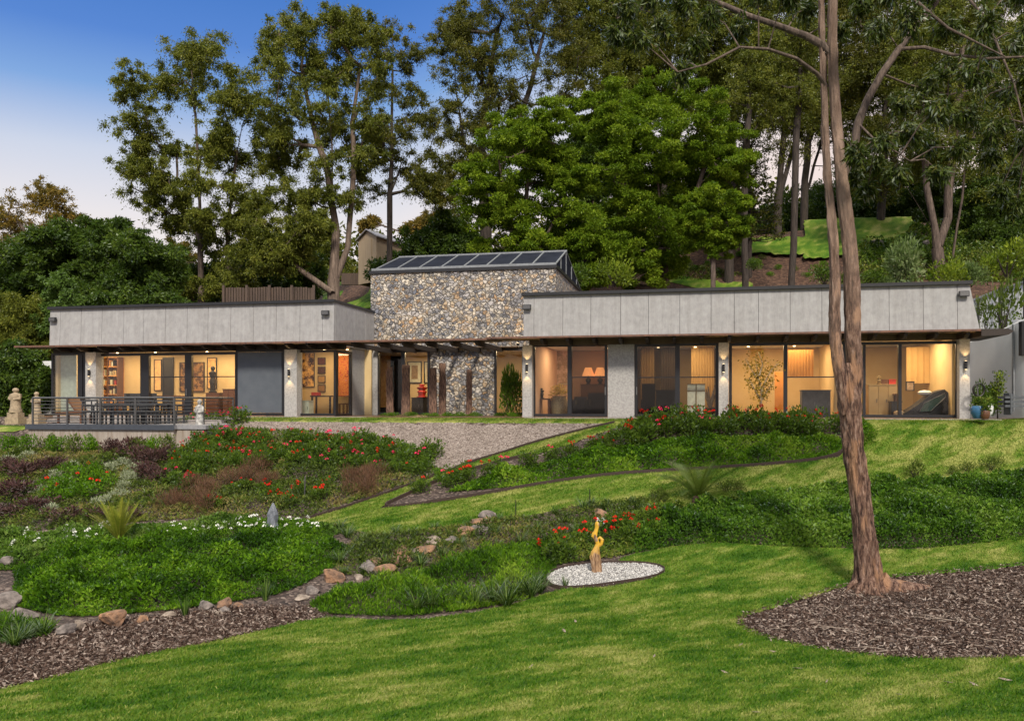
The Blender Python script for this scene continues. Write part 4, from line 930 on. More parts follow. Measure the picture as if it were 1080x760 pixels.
M['rgrey'] = pm('grey lichened rock',(0.27,0.23,0.21),0.9,(0.07,0.06,0.055),scale=8,bmp=1.0)
M['rpale'] = pm('pale flat stone',(0.40,0.33,0.27),0.9,(0.12,0.09,0.07),scale=8,bmp=1.0)
M['slate'] = pm('blue grey standing stone',(0.22,0.24,0.28),0.7,(0.07,0.08,0.10),scale=6,sc3=(2,2,0.6),bmp=0.7)
g = G(287,562); mb = MB(); n = 9; vs = []; rg = np.random.default_rng(3)
h = 32/900*g[1]
for i in range(n+1):
    f = i/n; w = 0.14*(1-0.1*f) if f < 0.7 else 0.14*(1.02-f)/0.32*0.9+0.01
    for j in range(7): a = j*2*PI/7; k = w*(1+0.25*(rg.random()-.5)); vs.append((g[0]+k*math.cos(a)+.02*f,g[1]+k*0.7*math.sin(a),g[2]-.1+(h+.1)*f))
tag(MB().add(vs,[(i*7+j,i*7+(j+1)%7,(i+1)*7+(j+1)%7,(i+1)*7+j) for i in range(n) for j in range(7)]+[tuple(n*7+j for j in range(7))]).build('standing_stone',M['slate'],loc=g),'pointed blue-grey standing stone among the white flowers','standing stone')
# twisted wood sculpture on the pebbles
g = G(629,604); hh = 54/900*g[1]
M['sculpt'] = None
m, t_, b, o = nodes('two-tone carved wood'); v = coords(t_); sx = N(t_,'ShaderNodeSeparateXYZ'); t_.links.new(v,sx.inputs[0])
gr_ = ramp(t_, noise(t_, coords(t_,(9,9,1.2)), 5, 5), ((0.36,(0.05,0.03,0.025)),(0.5,(0.26,0.15,0.08)),(0.62,(0.42,0.28,0.17)),(0.75,(0.20,0.14,0.12))))
hz_ = N(t_,'ShaderNodeMapRange'); hz_.inputs[1].default_value = 0.25*hh; hz_.inputs[2].default_value = 0.6*hh; t_.links.new(sx.outputs[2],hz_.inputs[0])
n_ = ramp(t_, noise(t_, coords(t_,(1,1,0.5)), 8, 2), ((0.44,(0,0,0)),(0.5,(1,1,1)))); mm = N(t_,'ShaderNodeMath'); mm.operation='MULTIPLY'; t_.links.new(hz_.outputs[0],mm.inputs[0]); t_.links.new(n_,mm.inputs[1])
t_.links.new(mixc(t_,mm.outputs[0],gr_,(0.62,0.36,0.03)), b.inputs['Base Color']); b.inputs['Roughness'].default_value = 0.5; M['sculpt'] = m
prof = [(0,0,.42),(0,.08,.40),(-.02,.2,.44),(-.04,.32,.50),(-.02,.42,.42),(.02,.50,.30),(.06,.57,.25),(.0,.63,.26),(-.08,.70,.30),(-.06,.77,.26),(0,.83,.18),(.03,.88,.17),(.05,.92,.22),(.04,.96,.20),(.02,1.0,.05)]
vs = []; K = 14
for i,(dx,f,w) in enumerate(prof):
    tw = f*2.6
    for j in range(K):
        a = 2*PI*j/K; r = w*hh*0.21*(1+0.22*math.cos(2*(a-tw))+0.1*math.cos(3*a+f*5)); vs.append((g[0]+dx*hh*.5+r*math.cos(a),g[1]+r*0.8*math.sin(a),g[2]+.01+f*hh))
mb = MB().add(vs,[(i*K+j,i*K+(j+1)%K,(i+1)*K+(j+1)%K,(i+1)*K+j) for i in range(len(prof)-1) for j in range(K)]+[tuple(range(K))[::-1],tuple((len(prof)-1)*K+j for j in range(K))])
mb.tube([g+[.02,0,.50*hh],g+[.10,-.02,.57*hh],g+[.12,-.02,.65*hh],g+[.07,0,.70*hh],g+[.03,0,.66*hh]],[.022,.034,.038,.032,.022],8)
tag(mb.build('wood_sculpture',M['sculpt'],loc=g,smooth=True),'slender twisted yellow and brown wood sculpture on the white pebbles','sculpture')
# low stakes
for u,v,l in ((622,533,'thin dark garden stake at the edge of the grass path, the right one'),(544,545,'thin dark garden stake left in the plant band, the left one')):
    g = G(u,v); tag(MB().tube([g-[0,0,.1],g+[0,0,.42]],.012,6).build('garden_stake',M['black'],loc=g),l,'stake')
g = G(321,527); tag(MB().tube([g-[0,0,.1],g+[.02,0,.62]],.02,6).build('garden_stake',M['steel'],loc=g),'pale grey stake among the red roses left of the path','stake')
g = G(634,559); r = thing('white_tag','small white plant sign beside the orange boulder above the sculpture','plant label',g)
MB().box((g[0]-.1,g[1]-.01,g[2]+.12),(g[0]+.12,g[1]+.01,g[2]+.30)).build('plate',M['white'],r); MB().tube([g-[0,0,.05],g+[0,.005,.119]],.01,6).build('post',M['black'],r)
# rocks
RK = [(120,660,.38,.25,.30,'rorange','big rounded orange boulder at the edge of the mulch strip'),(25,657,.40,.3,.26,'rgrey','grey-brown boulder at the far left above the mulch'),(70,668,.26,.2,.16,'rgrey','low grey rock left of the big orange boulder'),(85,662,.2,.15,.14,'rpale','small pale rock touching the left side of the orange boulder'),
 (150,655,.2,.15,.12,'rorange','small orange rock just right of the big orange boulder'),(178,650,.22,.16,.10,'rpale','flat pale rock between the orange boulder and the grass tuft'),(217,643,.26,.2,.17,'rgrey','grey rock at the foot of the left ground cover'),(236,641,.24,.18,.20,'rorange','reddish rock at the right part of the left rock row'),(252,640,.16,.12,.10,'rorange','small reddish rock at the end of the left rock row'),
 (352,612,.42,.3,.24,'rorange','large orange boulder heading the rock stream'),(378,612,.18,.14,.14,'rpale','pale rock right of the large orange boulder of the stream'),(384,603,.16,.14,.12,'rorange','orange rock behind the pale one in the stream'),(366,622,.28,.2,.12,'rpale','flat pale slab below the large orange boulder'),(330,624,.22,.2,.13,'rgrey','grey slab left below the large orange boulder'),(318,630,.3,.2,.08,'rpale','very flat pale slab at the lower end of the rock stream'),
 (632,545,.42,.25,.20,'rorange','long orange boulder above the sculpture'),(560,577,.2,.15,.12,'rgrey','grey rock in the plants left of the pebble circle'),(5,640,.4,.3,.25,'rgrey','brown rock cut by the left edge of the picture'),(8,598,.22,.2,.22,'rgrey','smooth grey rock by the white flowers at the left edge')]
for i,(u,v,a,b_,c_,m_,l) in enumerate(RK): rock(l,u,v,a,b_,c_,m_,40+i)
ck = [(392+14*i+random.uniform(-5,5), 606-6.0*i+random.uniform(-5,5)) for i in range(10)]+[(400+15*i+random.uniform(-5,5), 598-5.4*i+random.uniform(-3,3)) for i in range(8)]
for i,(u,v) in enumerate(ck): k = random.uniform(.17,.32); rock('brown creek stone among the many in the dry rock stream between the planted slopes',u,v,k*1.2,k,k*.7,random.choice(('rorange','rpale','rgrey')),90+i,name='creek_stone',group='stones of the dry stream',sub=2)
for i in range(9): u = 150+13*i+random.uniform(-5,5); k = random.uniform(.07,.14); rock('small brown stone in the scatter along the upper edge of the mulch strip',u,655-.13*(u-150)+random.uniform(-4,4),k*1.3,k,k*.7,random.choice(('rorange','rpale','rgrey')),140+i,name='small_stone',group='small stones along the mulch strip',sub=2)
# fallen leaves on the lawn, each a thing
for i,(u,v) in enumerate(((764,712),(841,708),(916,714),(948,736),(1000,723),(1027,725),(797,755),(781,683),(813,678),(872,722),(690,695),(595,668),(607,658),(560,706),(870,648),(858,660),(815,690),(1060,720))):
    g = G(u,v)+[0,0,.05]; a = random.random()*6; L = random.uniform(.05,.09)
    vs = [g+[-L*math.cos(a),-L*math.sin(a),0],g+[.3*L*math.sin(a),-.3*L*math.cos(a),.012],g+[L*math.cos(a),L*math.sin(a),.02],g+[-.3*L*math.sin(a),.3*L*math.cos(a),.0]]
    tag(MB().add(vs+[p_-np.array([0,0,.004]) for p_ in vs],[(0,1,2,3),(7,6,5,4),(0,4,5,1),(1,5,6,2),(2,6,7,3),(3,7,4,0)]).build('fallen_leaf',M['rpale'],loc=g),'pale dry leaf lying on the lower lawn','fallen leaf','fallen leaves on the lower lawn')

# garden walls at the right of the house -----------------------------------
def wallbox(name,label,cat,pts,th,m,parent=None):
    """vertical wall through world points (x,y,z0,z1)"""
    vs = []
    for x,y,z0,z1 in pts: vs += [(x,y,z0),(x,y,z1),(x+.02,y+th,z0),(x+.02,y+th,z1)]
    fs = []; n = len(pts)
    for i in range(n-1):
        a = 4*i; b2 = a+4; fs += [(a,b2,b2+1,a+1),(a+2,a+3,b2+3,b2+2),(a+1,b2+1,b2+3,a+3),(a,a+2,b2+2,b2)]
    fs += [(0,1,3,2),(4*n-4,4*n-2,4*n-1,4*n-3)]
    o = MB().add(vs,fs).build(name,m,parent,loc=None if parent else (pts[0][0],pts[0][1],pts[0][2])); 
    return tag(o,label,cat) if label else o
def wp(u,v0,v1,Y): a = P(u,v1,Y); return (a[0],a[1],a[2],(HV-v0)/FPX*Y)
w = thing('garden_wall','white rendered garden wall with sloping top right of the house','wall',P(1046,436,28))
wallbox('wall_face',None,None,[wp(1020,362,440,29.5),wp(1050,351,440,28.3),wp(1078,338,440,27.2),wp(1105,326,441,26.3),wp(1180,326,442,24.2)],.2,M['whitem'],w)
for u_,Y_ in ((1069,27.45),): MB().box((P(u_,0,Y_)[0]-.02,Y_-.03,P(0,434,Y_)[2]),(P(u_,0,Y_)[0]+.02,Y_+.06,P(0,342,Y_)[2])).build('joint',M['lightm'],w)
a_ = P(1080,0,27.0); MB().box((a_[0]-.1,26.95,P(0,375,27)[2]),(a_[0]+.9,27.12,P(0,339,27)[2])).build('dark_window',M['black'],w)
w2 = thing('upper_fence','white rendered fence with dark posts on the slope above the garden wall','fence',P(1045,335,31))
wallbox('panel',None,None,[wp(1015,322,352,34),wp(1050,308,352,33),wp(1080,298,350,32),wp(1150,276,350,30)],.12,M['whitem'],w2)
for u_,v_,Y_ in ((1031,315,33.5),(1054,305,32.7),(1080,296,31.8)): a_ = P(u_,v_,Y_); MB().box((a_[0]-.04,Y_-.08,a_[2]-1.6),(a_[0]+.04,Y_-.005,a_[2]+.06)).build('post',M['capm'],w2)
wallbox('rail',None,None,[wp(1015,320,322,33.9),wp(1050,306,308,32.9),wp(1080,296,298,31.9),wp(1150,274,276,29.9)],.2,M['lightm'],w2)
# timber stack of benches, pots, bicycle-like things by the end of the terrace
g = P(1072,432,25.6); r = thing('garden_bench','low grey slatted bench at the foot of the white wall','bench',g)
for k in range(3): MB().box((g[0]-.45,g[1]-.2,g[2]+.08+.13*k),(g[0]+1.3,g[1]+.2,g[2]+.15+.13*k)).build('slat',M['greyc'],r)
for x in (-.3,1.0): MB().box((g[0]+x,g[1]-.15,g[2]-.15),(g[0]+x+.08,g[1]+.15,g[2]+.5)).box((g[0]+x,g[1]-.215,g[2]-.1),(g[0]+x+.06,g[1]-.205,g[2]+.48)).build('leg',M['greyc'],r)
def potty(label,u,v,Y,r_,h,m,seed,leafm='l_rose',pl=.3):
    g = P(u,v,Y); r = thing('potted_plant',label,'potted plant',g); MB().lathe(g,[(r_*.6,0),(r_*.95,h*.4),(r_,h*.85),(r_*.85,h),(r_*.7,h*.93)],16).build('pot',M[m],r,smooth=True)
    n = 160; d = unit(RNG.normal(size=(n,3))+[0,0,1.]); return r,g+np.array([0,0,h]),d,n
POTS = [potty('blue glazed pot with a plant at the corner of the end column',1032,441,24.6,.22,.36,'blue',1),potty('small brown pot beside the blue glazed pot',1039,442,24.4,.13,.25,'wood',2),potty('small white pot behind the blue glazed pot',1043,438,25.0,.12,.3,'white',3)]
# hose reel on side wall and small wall boxes
g = P(1033,411,25.9); r = thing('hose_reel','coiled garden hose hanging at the end of the house','hose reel',g-np.array([0,0,.3]))
th = np.linspace(0,6*PI,70); MB().tube(np.column_stack([g[0]+(.17+.006*np.sin(th*3))*np.cos(th),g[1]+np.linspace(0,.08,70),g[2]+.19*np.sin(th)]),.017,6).build('hose',M['black'],r)
MB().tube([g-[0,0,.95],g+[0,.12,.18]],.02,6).build('stand',M['steel'],r)
for u_ in (1026.5,1030.5):
    a_ = S(u_,TG+.7)
hb([(RS1-.02,RS1+.10,TG+.2,8.8,ZF-.1,ZE-.05)],'side_wall',M['white'])
for t_ in (1.7,2.7): hb([(RS1+.101,RS1+.16,t_,t_+.25,.55,1.0)],'meter_box',M['capm'])

# behind the house: fence, shed, far house --------------------------------------
Yf = 42; w = thing('paling_fence','weathered brown paling fence behind the left wing roof','fence',P(285,322,Yf))
a,b = P(235,0,Yf)[0],P(330,0,Yf+1.5)[0]; n = 34
for i in range(n):
    x = a+(b-a)*i/n; y = Yf+1.5*i/n; z1 = (HV-303-random.uniform(-.6,.6))/FPX*y; MB().box((x,y,z1-2.2),(x+(b-a)/n-.015,y+.03,z1)).build('paling',M['fence'],w)
for i in range(5): x = a+(b-a)*i/4; y = Yf+1.5*i/4; z1 = (HV-302)/FPX*y; MB().box((x,y-.12,z1-2.3),(x+.12,y-.005,z1+.05)).build('post',M['fence'],w)
# shed: gable end facing left-front, long side to the right
sh = thing('shed','beige ribbed metal shed with grey gable roof among the trees behind the house','shed',P(395,280,60)); Yc = 60
A_ = P(378,0,61); B_ = P(397,0,59.5); D_ = P(450,0,66)
def zz(v,Y): return (HV-v)/FPX*Y
A2 = np.array([A_[0],61]); B2 = np.array([B_[0],59.5]); D2 = np.array([D_[0],66]); E2 = A2+D2-B2
zb_ = zz(283,60)-1; zwA = zz(256,61); zwB = zz(247,59.5); zr_ = zz(241.5,60.2); mid = A2*.45+B2*.55
zw = (zwA+zwB)/2; dv = D2-B2; vs = []
for p_ in (A2,B2,D2,E2): vs += [(p_[0],p_[1],zb_),(p_[0],p_[1],zw)]
md2 = (A2+B2)/2; vs += [(md2[0],md2[1],zw+.5),(md2[0]+dv[0],md2[1]+dv[1],zw+.5)]
MB().add(vs,[(0,2,3,8,1),(2,4,5,3),(4,6,7,9,5),(6,0,1,7)]).build('wall',M['corr'],sh)
ov = .2; n1 = unit(B2-A2)
ra = [(A2-n1*ov),(md2),(B2+n1*ov)]; zr = [zw-.05,zw+.58,zw-.05]; vs = []
ud = unit(dv)
for p_,z_ in zip(ra,zr):
    for q in (p_-ud*.2,p_+dv+ud*.2): vs += [(q[0],q[1],z_),(q[0],q[1],z_+.08)]
MB().add(vs,[(1,3,7,5),(0,4,6,2),(5,7,11,9),(4,8,10,6),(0,1,5,4),(4,5,9,8),(2,6,7,3),(6,10,11,7),(0,2,3,1),(8,9,11,10)]).build('roof',M['shroof'],sh)
dm = A2+(B2-A2)*.25; de = A2+(B2-A2)*.75; of = np.array([n1[1],-n1[0]])*.04
MB().add([(dm[0]+of[0],dm[1]+of[1],zb_),(de[0]+of[0],de[1]+of[1],zb_),(de[0]+of[0],de[1]+of[1],zw-.1),(dm[0]+of[0],dm[1]+of[1],zw-.1),(dm[0],dm[1],zb_),(de[0],de[1],zb_),(de[0],de[1],zw-.1),(dm[0],dm[1],zw-.1)],[(0,1,2,3),(0,3,7,4),(1,5,6,2),(3,2,6,7)]).build('door',M['corr'],sh)
tag(MB().box((P(360,0,62)[0],62,zz(300,62)),(P(398,0,62)[0],62.3,zz(288,62))).build('retaining_wall',M['fence'],loc=P(376,300,62)),'dark sleeper retaining wall below the shed','wall')
hs = thing('neighbour_house','white house glimpsed between the trunks on the hill','house',P(840,262,80)); x0 = P(833,0,80)[0]; x1 = P(868,0,80)[0]
g0z = float(Z(x0,80))
MB().box((x0,80,g0z-.5),(x1,84,g0z+2.6)).build('wall',M['whitem'],hs); MB().prism([(x0-.4,g0z+2.6),(x1+.4,g0z+2.6),((x0+x1)/2,g0z+3.8)],79.6,84.4).build('roof',M['shroof'],hs)
MB().box((x0+1,79.95,g0z+.9),(x0+2,79.99,g0z+1.9)).build('window',M['black'],hs)
# ------------------------------------------------------------------ planting
LM = dict(
 rose=leafmat('rose leaves',((0.022,0.050,0.007),(0.058,0.110,0.012),(0.12,0.19,0.022),(0.22,0.24,0.05)),gloss=.1),
 cover=leafmat('ground cover leaves',((0.022,0.064,0.004),(0.060,0.145,0.007),(0.12,0.25,0.012),(0.24,0.36,0.035)),gloss=.08),
 hedge=leafmat('glossy ground cover',((0.014,0.042,0.005),(0.042,0.105,0.008),(0.085,0.185,0.013),(0.18,0.29,0.04)),rough=.5,gloss=.12),
 mixed=leafmat('mixed low planting',((0.03,0.055,0.010),(0.075,0.115,0.018),(0.14,0.19,0.035),(0.26,0.21,0.08))),
 purple=leafmat('purple brown foliage',((0.020,0.010,0.012),(0.050,0.024,0.026),(0.10,0.055,0.05),(0.17,0.12,0.10)),trans=.15),
 varieg=leafmat('variegated shrub leaves',((0.05,0.09,0.02),(0.15,0.22,0.07),(0.42,0.46,0.26))),
 silver=leafmat('silvery variegated leaves',((0.16,0.20,0.12),(0.34,0.38,0.25),(0.52,0.54,0.40))),
 brown=leafmat('brown dry grass',((0.06,0.03,0.018),(0.15,0.08,0.05),(0.26,0.17,0.11)),trans=.2),
 tuft=leafmat('strappy leaves',((0.025,0.06,0.012),(0.07,0.13,0.025),(0.17,0.24,0.06)),gloss=.1),
 wflow=leafmat('low bright foliage',((0.04,0.09,0.012),(0.10,0.19,0.025),(0.19,0.27,0.06))),
 cyc=leafmat('yellow green cycad fronds',((0.07,0.09,0.015),(0.20,0.25,0.03),(0.42,0.42,0.07)),gloss=.05),
 cyc2=leafmat('green cycad fronds',((0.025,0.05,0.008),(0.06,0.10,0.014),(0.13,0.17,0.03)),gloss=.05),
 fred=leafmat('red petals',((0.45,0.012,0.010),(0.75,0.03,0.02)),trans=.2,gloss=.05), fpink=leafmat('pink red petals',((0.6,0.015,0.08),(0.85,0.06,0.16)),trans=.2,gloss=.05),
 fwhite=leafmat('white petals',((0.7,0.7,0.68),(0.85,0.85,0.82)),trans=.2,gloss=.05), ylw=leafmat('yellow green shrub',((0.05,0.09,0.01),(0.15,0.22,0.02),(0.32,0.38,0.04))),
 autumn=leafmat('yellowing small leaves',((0.10,0.09,0.015),(0.28,0.20,0.03),(0.42,0.28,0.05))),
)
def bladestrip(base, d, L, w, nseg, droop):
    """arching strap leaf as a strip of quads"""
    d = d/np.linalg.norm(d); side = np.array([-d[1],d[0],0]); side /= np.linalg.norm(side)+1e-9; vs = []; p = np.array(base,float); dd = d.copy()
    for i in range(nseg+1):
        ww = w*(1-(i/nseg)**1.6)*0.5+0.001; vs += [p-side*ww,p+side*ww]
        p = p+dd*L/nseg; dd = dd+np.array([0,0,-droop/nseg]); dd /= np.linalg.norm(dd)
    return vs,[(2*i,2*i+1,2*i+3,2*i+2) for i in range(nseg)]
def tuftmesh(n, L, w, spread, droop, seed, nseg=4):
    rg = np.random.default_rng(seed); V=[];Fs=[];T=[]
    for i in range(n):
        a = rg.random()*6.283; r = rg.random()*0.05; sp_ = spread*rg.uniform(.25,1)
        d = np.array([math.cos(a)*sp_,math.sin(a)*sp_,1.0]); vs,fs = bladestrip((r*math.cos(a),r*math.sin(a),0),d,L*rg.uniform(.6,1.1),w,nseg,droop*rg.uniform(.5,1.3))
        b = len(V); V += vs; Fs += [tuple(b+q for q in f) for f in fs]; T += [rg.random()]*len(vs)
    return np_mesh('blades',np.array(V),np.array(Fs),attrs={'tint':T})
def flowermesh(r, seed, n=9):
    rg = np.random.default_rng(seed); d = unit(rg.normal(size=(n,3))+[0,0,.6]); V=[];Fs=[]
    for i in range(n):
        s = unit(np.cross(d[i],[.3,.5,.8])); c = d[i]*r*.2; V += [c,c+d[i]*r*.7+s*r*.45,c+d[i]*r,c+d[i]*r*.7-s*r*.45]; Fs.append((4*i,4*i+1,4*i+2,4*i+3))
    return np_mesh('flower',np.array(V),np.array(Fs),attrs={'tint':np.repeat(rg.random(n),4)})
FM = {}
for k,m_ in (('red','fred'),('pink','fpink'),('white','fwhite')): me_ = flowermesh(.055 if k != 'white' else .042,3); me_.materials.append(LM[m_]); FM[k] = me_
def bushpts(n, seed, lump=5, shell=.55):
    rg = np.random.default_rng(seed); cs = np.column_stack([rg.uniform(-.5,.5,lump),rg.uniform(-.5,.5,lump),rg.uniform(.2,.62,lump)]); rs = rg.uniform(.36,.52,lump)
    k = rg.integers(0,lump,n); d = unit(rg.normal(size=(n,3))+[0,0,.35]); r = rg.random(n)**(1-shell); p = cs[k]+d*(rs[k]*r)[:,None]; p[:,2] = np.maximum(p[:,2],.02)
    return p, d, rg, k
def bush_mesh(n, seed, leafL, asp, up=.5, lump=6):
    p,d,rg,k = bushpts(n,seed,lump); D = unit(d+rg.normal(0,.5,(n,3))+[0,0,up]); t = np.clip(.25+.4*rg.random(n)+.3*(rg.random(lump)[k]-.3),0,1)
    S_ = unit(np.cross(D,unit(rg.normal(size=(n,3))))); L = leafL*rg.uniform(.6,1.3,n)[:,None]
    V = np.stack([p,p+D*L*.42+S_*L*asp*.5,p+D*L,p+D*L*.42-S_*L*asp*.5],1).reshape(-1,3)
    return np_mesh('foliage',V,np.arange(4*n).reshape(n,4),attrs={'tint':np.repeat(t,4)})
BM = {}
def bmesh_(key, n, L, asp, mat, seeds=(1,2,3), up=.5):
    BM[key] = []
    for s_ in seeds: me_ = bush_mesh(n,s_*7+len(BM),L,asp,up); me_.materials.append(LM[mat]); BM[key].append(me_)
bmesh_('rose',620,.17,.5,'rose'); bmesh_('purple',700,.22,.28,'purple'); bmesh_('silver',420,.26,.22,'silver'); bmesh_('mixed',520,.16,.4,'mixed'); bmesh_('brown',900,.30,.06,'brown',up=1.2)
bmesh_('green',800,.14,.5,'cover'); bmesh_('ylw',1500,.12,.5,'ylw'); bmesh_('varieg',1500,.15,.45,'varieg'); bmesh_('darkb',1500,.12,.5,'rose')
TM = {}
for key,a in (('tuft',(70,.55,.022,1.0,1.1)),('tuftb',(46,.42,.028,.9,1.3)),('spiky',(40,.5,.02,.5,.4))):
    TM[key] = []
    for s_ in (1,2,3): me_ = tuftmesh(*a,s_); me_.materials.append(LM['tuft']); TM[key].append(me_)
def stemmesh():
    mb = MB(); rg = np.random.default_rng(4)
    for i in range(6):
        a = i*1.05; mb.tube([(0,0,-.08),(.18*math.cos(a),.18*math.sin(a),.25),(.34*math.cos(a),.34*math.sin(a),.55)],[.03,.02,.01],5)
    me_ = np_mesh('stem',mb.v,mb.f); me_.materials.append(M['timber']); return me_
STEM = stemmesh()
def plant(name, label, cat, pt, R, Hh, key, group, nf=0, fc='red', rnd=random, stems=True):
    r = thing(name,label,cat,pt,group); sc_ = (R*1.25,R*1.25,Hh); rz = rnd.random()*6.28
    r.rotation_euler = (0,0,rz)
    me_ = rnd.choice(BM[key]); o = link('foliage',me_,None,r); o.scale = sc_
    if stems: o = link('stem',STEM,None,r); o.scale = sc_
    rg = np.random.default_rng(int(abs(pt[0]*1000))+7)
    for i in range(nf):
        a = rg.random()*6.28; q = rg.uniform(.1,.85); o = link('flower',FM[fc],None,r)
        o.location = (R*q*math.cos(a),R*q*math.sin(a),Hh*(1.0-.45*q*q)+rg.uniform(-.04,.05)); k = rg.uniform(.6,1.15); o.scale = (k,k,k)
    return r
def tuft(label, pt, k, key, group, name='grass_tuft', cat='tuft'):
    o = link(name,random.choice(TM[key]),None,None,pt); o.rotation_euler = (0,0,random.random()*6.28); o.scale = (k,k,k); return tag(o,label,cat,group)
def gpts(pg, n, mind, tries=60):
    outp = []
    for _ in range(n*tries):
        p = rnd_in(pg,1)[0]
        if all((p[0]-q[0])**2+(p[1]-q[1])**2 > mind**2 for q in outp): outp.append(p)
        if len(outp) >= n: break
    return [np.array([p[0],p[1],float(Z(p[0],p[1]))]) for p in outp]
def cover(name, pg, dens, h, L, asp, mat, up=.6, edge=.5, lump=.9, seed=0, tb=0.0, hole=None, tilt=.7):
    area_ = abs(0.5*np.sum(pg[:,0]*np.roll(pg[:,1],-1)-pg[:,1]*np.roll(pg[:,0],-1))); n = int(area_*dens)
    p = rnd_in(pg,n,hole); n = len(p); s_ = sdf(p[:,0],p[:,1],pg)+.15*vnoise(p[:,0]*4,p[:,1]*4,seed)
    hh = h*sm(np.clip(s_/edge,0.12,1))*(0.75+lump*1.25*fbm(p[:,0]*1.6,p[:,1]*1.6,seed+2)+.6*vnoise(p[:,0]*5,p[:,1]*5,seed+4))
    f = RNG.random(n)**.45; z = Z(p[:,0],p[:,1])+np.maximum(hh,.03)*f
    D = unit(np.column_stack([RNG.normal(0,tilt,n),RNG.normal(0,tilt,n)-.15,np.full(n,up)]))
    pn = fbm(p[:,0]*1.3,p[:,1]*1.3,seed+8); t = np.clip(.12+.55*RNG.random(n)**1.2+.75*pn+.22*f+tb,0,1); L = L*(1+.7*vnoise(p[:,0]*2.2,p[:,1]*2.2,seed+12))
    return leaves(name,np.column_stack([p,z]),D,RNG.uniform(.6,1.25,n)*L,asp,t,LM[mat],kind='stuff',bend=.1)

# broad covers
rightcov = poly([(655,585),(672,562),(700,548),(735,535),(800,526),(870,518),(950,511),(1010,505),(1080,499),(1320,484),(1320,538),(1080,570),(980,578),(900,579),(830,577),(760,572),(705,577)])
cover('ground_cover', rightcov, 3000, .40, .085, .5, 'hedge', seed=3, edge=.3, tb=.04, lump=.5)
leftcov = poly([(18,640),(15,600),(60,585),(120,578),(200,572),(290,568),(345,566),(368,580),(350,600),(318,618),(290,628),(240,636),(170,645),(110,650),(60,650)])
cover('ground_cover', leftcov, 2500, .38, .085, .4, 'cover', seed=13, tb=-.24)
midcov = poly([(325,640),(345,628),(400,617),(450,603),(490,590),(530,577),(575,572),(600,583),(585,600),(572,615),(560,632),(500,643),(440,650),(380,650),(340,648)])
cover('ground_cover', midcov, 2300, .34, .10, .22, 'cover', seed=23, up=1.0, tb=-.02)
rosecov = poly([(470,520),(520,500),(580,487),(650,470),(720,462),(800,460),(880,460),(896,468),(878,482),(820,489),(740,494),(680,497),(620,502),(560,512)])
cover('ground_cover', rosecov, 1900, .30, .09, .45, 'cover', seed=33)
rosecov2 = poly([(895,446),(915,447),(926,456),(922,468),(905,474),(893,468)])
cover('ground_cover', rosecov2, 2200, .40, .07, .5, 'cover', seed=35, edge=.3)
whitecov = poly([(-60,600),(-60,575),(0,568),(60,562),(130,556),(200,552),(260,546),(330,551),(372,560),(350,566),(290,568),(200,574),(120,580),(60,588),(18,602)])
cover('ground_cover', whitecov, 1700, .26, .09, .45, 'wflow', seed=43)
band = poly([(352,557),(400,564),(450,560),(500,552),(560,545),(610,534),(660,527),(700,524),(700,545),(660,560),(600,572),(540,578),(480,592),(440,602),(400,612),(360,606),(345,590),(372,572)])
cover('low_planting', band, 800, .20, .10, .3, 'mixed', seed=53)
redbank = poly([(560,600),(570,577),(610,560),(660,545),(700,535),(735,535),(720,560),(690,575),(650,588),(610,593),(580,598)])
cover('low_planting', redbank, 1500, .34, .09, .45, 'rose', seed=63)
leftbank = poly([(-60,560),(-60,480),(20,474),(110,474),(180,476),(240,452),(330,455),(400,470),(450,490),(470,497),(400,520),(322,546),(250,544),(190,548),(120,553),(40,560)])
cover('low_planting', leftbank, 750, .22, .10, .4, 'mixed', seed=73, edge=.6)
lowL2 = poly([(-60,690),(-60,650),(10,650),(60,660),(50,672),(0,682)])
cover('low_planting', lowL2, 900, .2, .14, .12, 'cover', seed=83, up=1.2)

# rose bushes on the left bank
random.seed(5)
bA = poly([(212,466),(250,463),(300,466),(400,470),(462,486),(440,502),(380,500),(300,490),(230,500),(190,520),(178,500)])
for i,pt in enumerate(gpts(bA,62,.42)):
    plant('rose_bush','low rose bush with scattered red and pink blooms on the bank right of the terrace','shrub',pt,random.uniform(.38,.5),random.uniform(.4,.62),'rose','rose bushes on the left bank',random.choice((0,2,3,4)) if pt[0] < -4.5 else random.choice((0,0,1,2)),random.choice(('red','pink')))
bB = poly([(225,520),(300,515),(360,515),(330,538),(260,545),(215,540)])
for pt in gpts(bB,9,.5): plant('rose_bush','small red flowering rose bush just above the grey standing stone','shrub',pt,.36,.38,'rose','red roses above the standing stone',random.choice((3,4,5)),'red')
bC = poly([(430,523),(480,503),(540,492),(600,478),(650,462),(690,450),(760,449),(840,449),(885,450),(885,462),(800,461),(720,463),(650,473),(580,488),(520,502),(470,520)])
for pt in gpts(bC,46,.45):
    big = pt[0] > 3.2; plant('rose_bush','tall rose bush full of red blooms in front of the glass doors' if big else 'low rose bush in the bed running to the pointed tip','shrub',pt,.5 if big else .34,.62 if big else .42,'rose','tall red roses before the glass doors' if big else 'low roses of the pointed bed',random.choice((3,4,5)) if big else random.choice((1,2,4)),'red' if random.random() < .75 else 'pink')
bD = poly([(570,590),(590,572),(640,560),(690,545),(710,555),(680,572),(640,580),(600,590)])
for pt in gpts(bD,12,.45): plant('rose_bush','low green rose bush with small red blooms behind the pebble circle','shrub',pt,.36,.42,'rose','roses behind the pebble circle',random.choice((2,3,4)),'red')
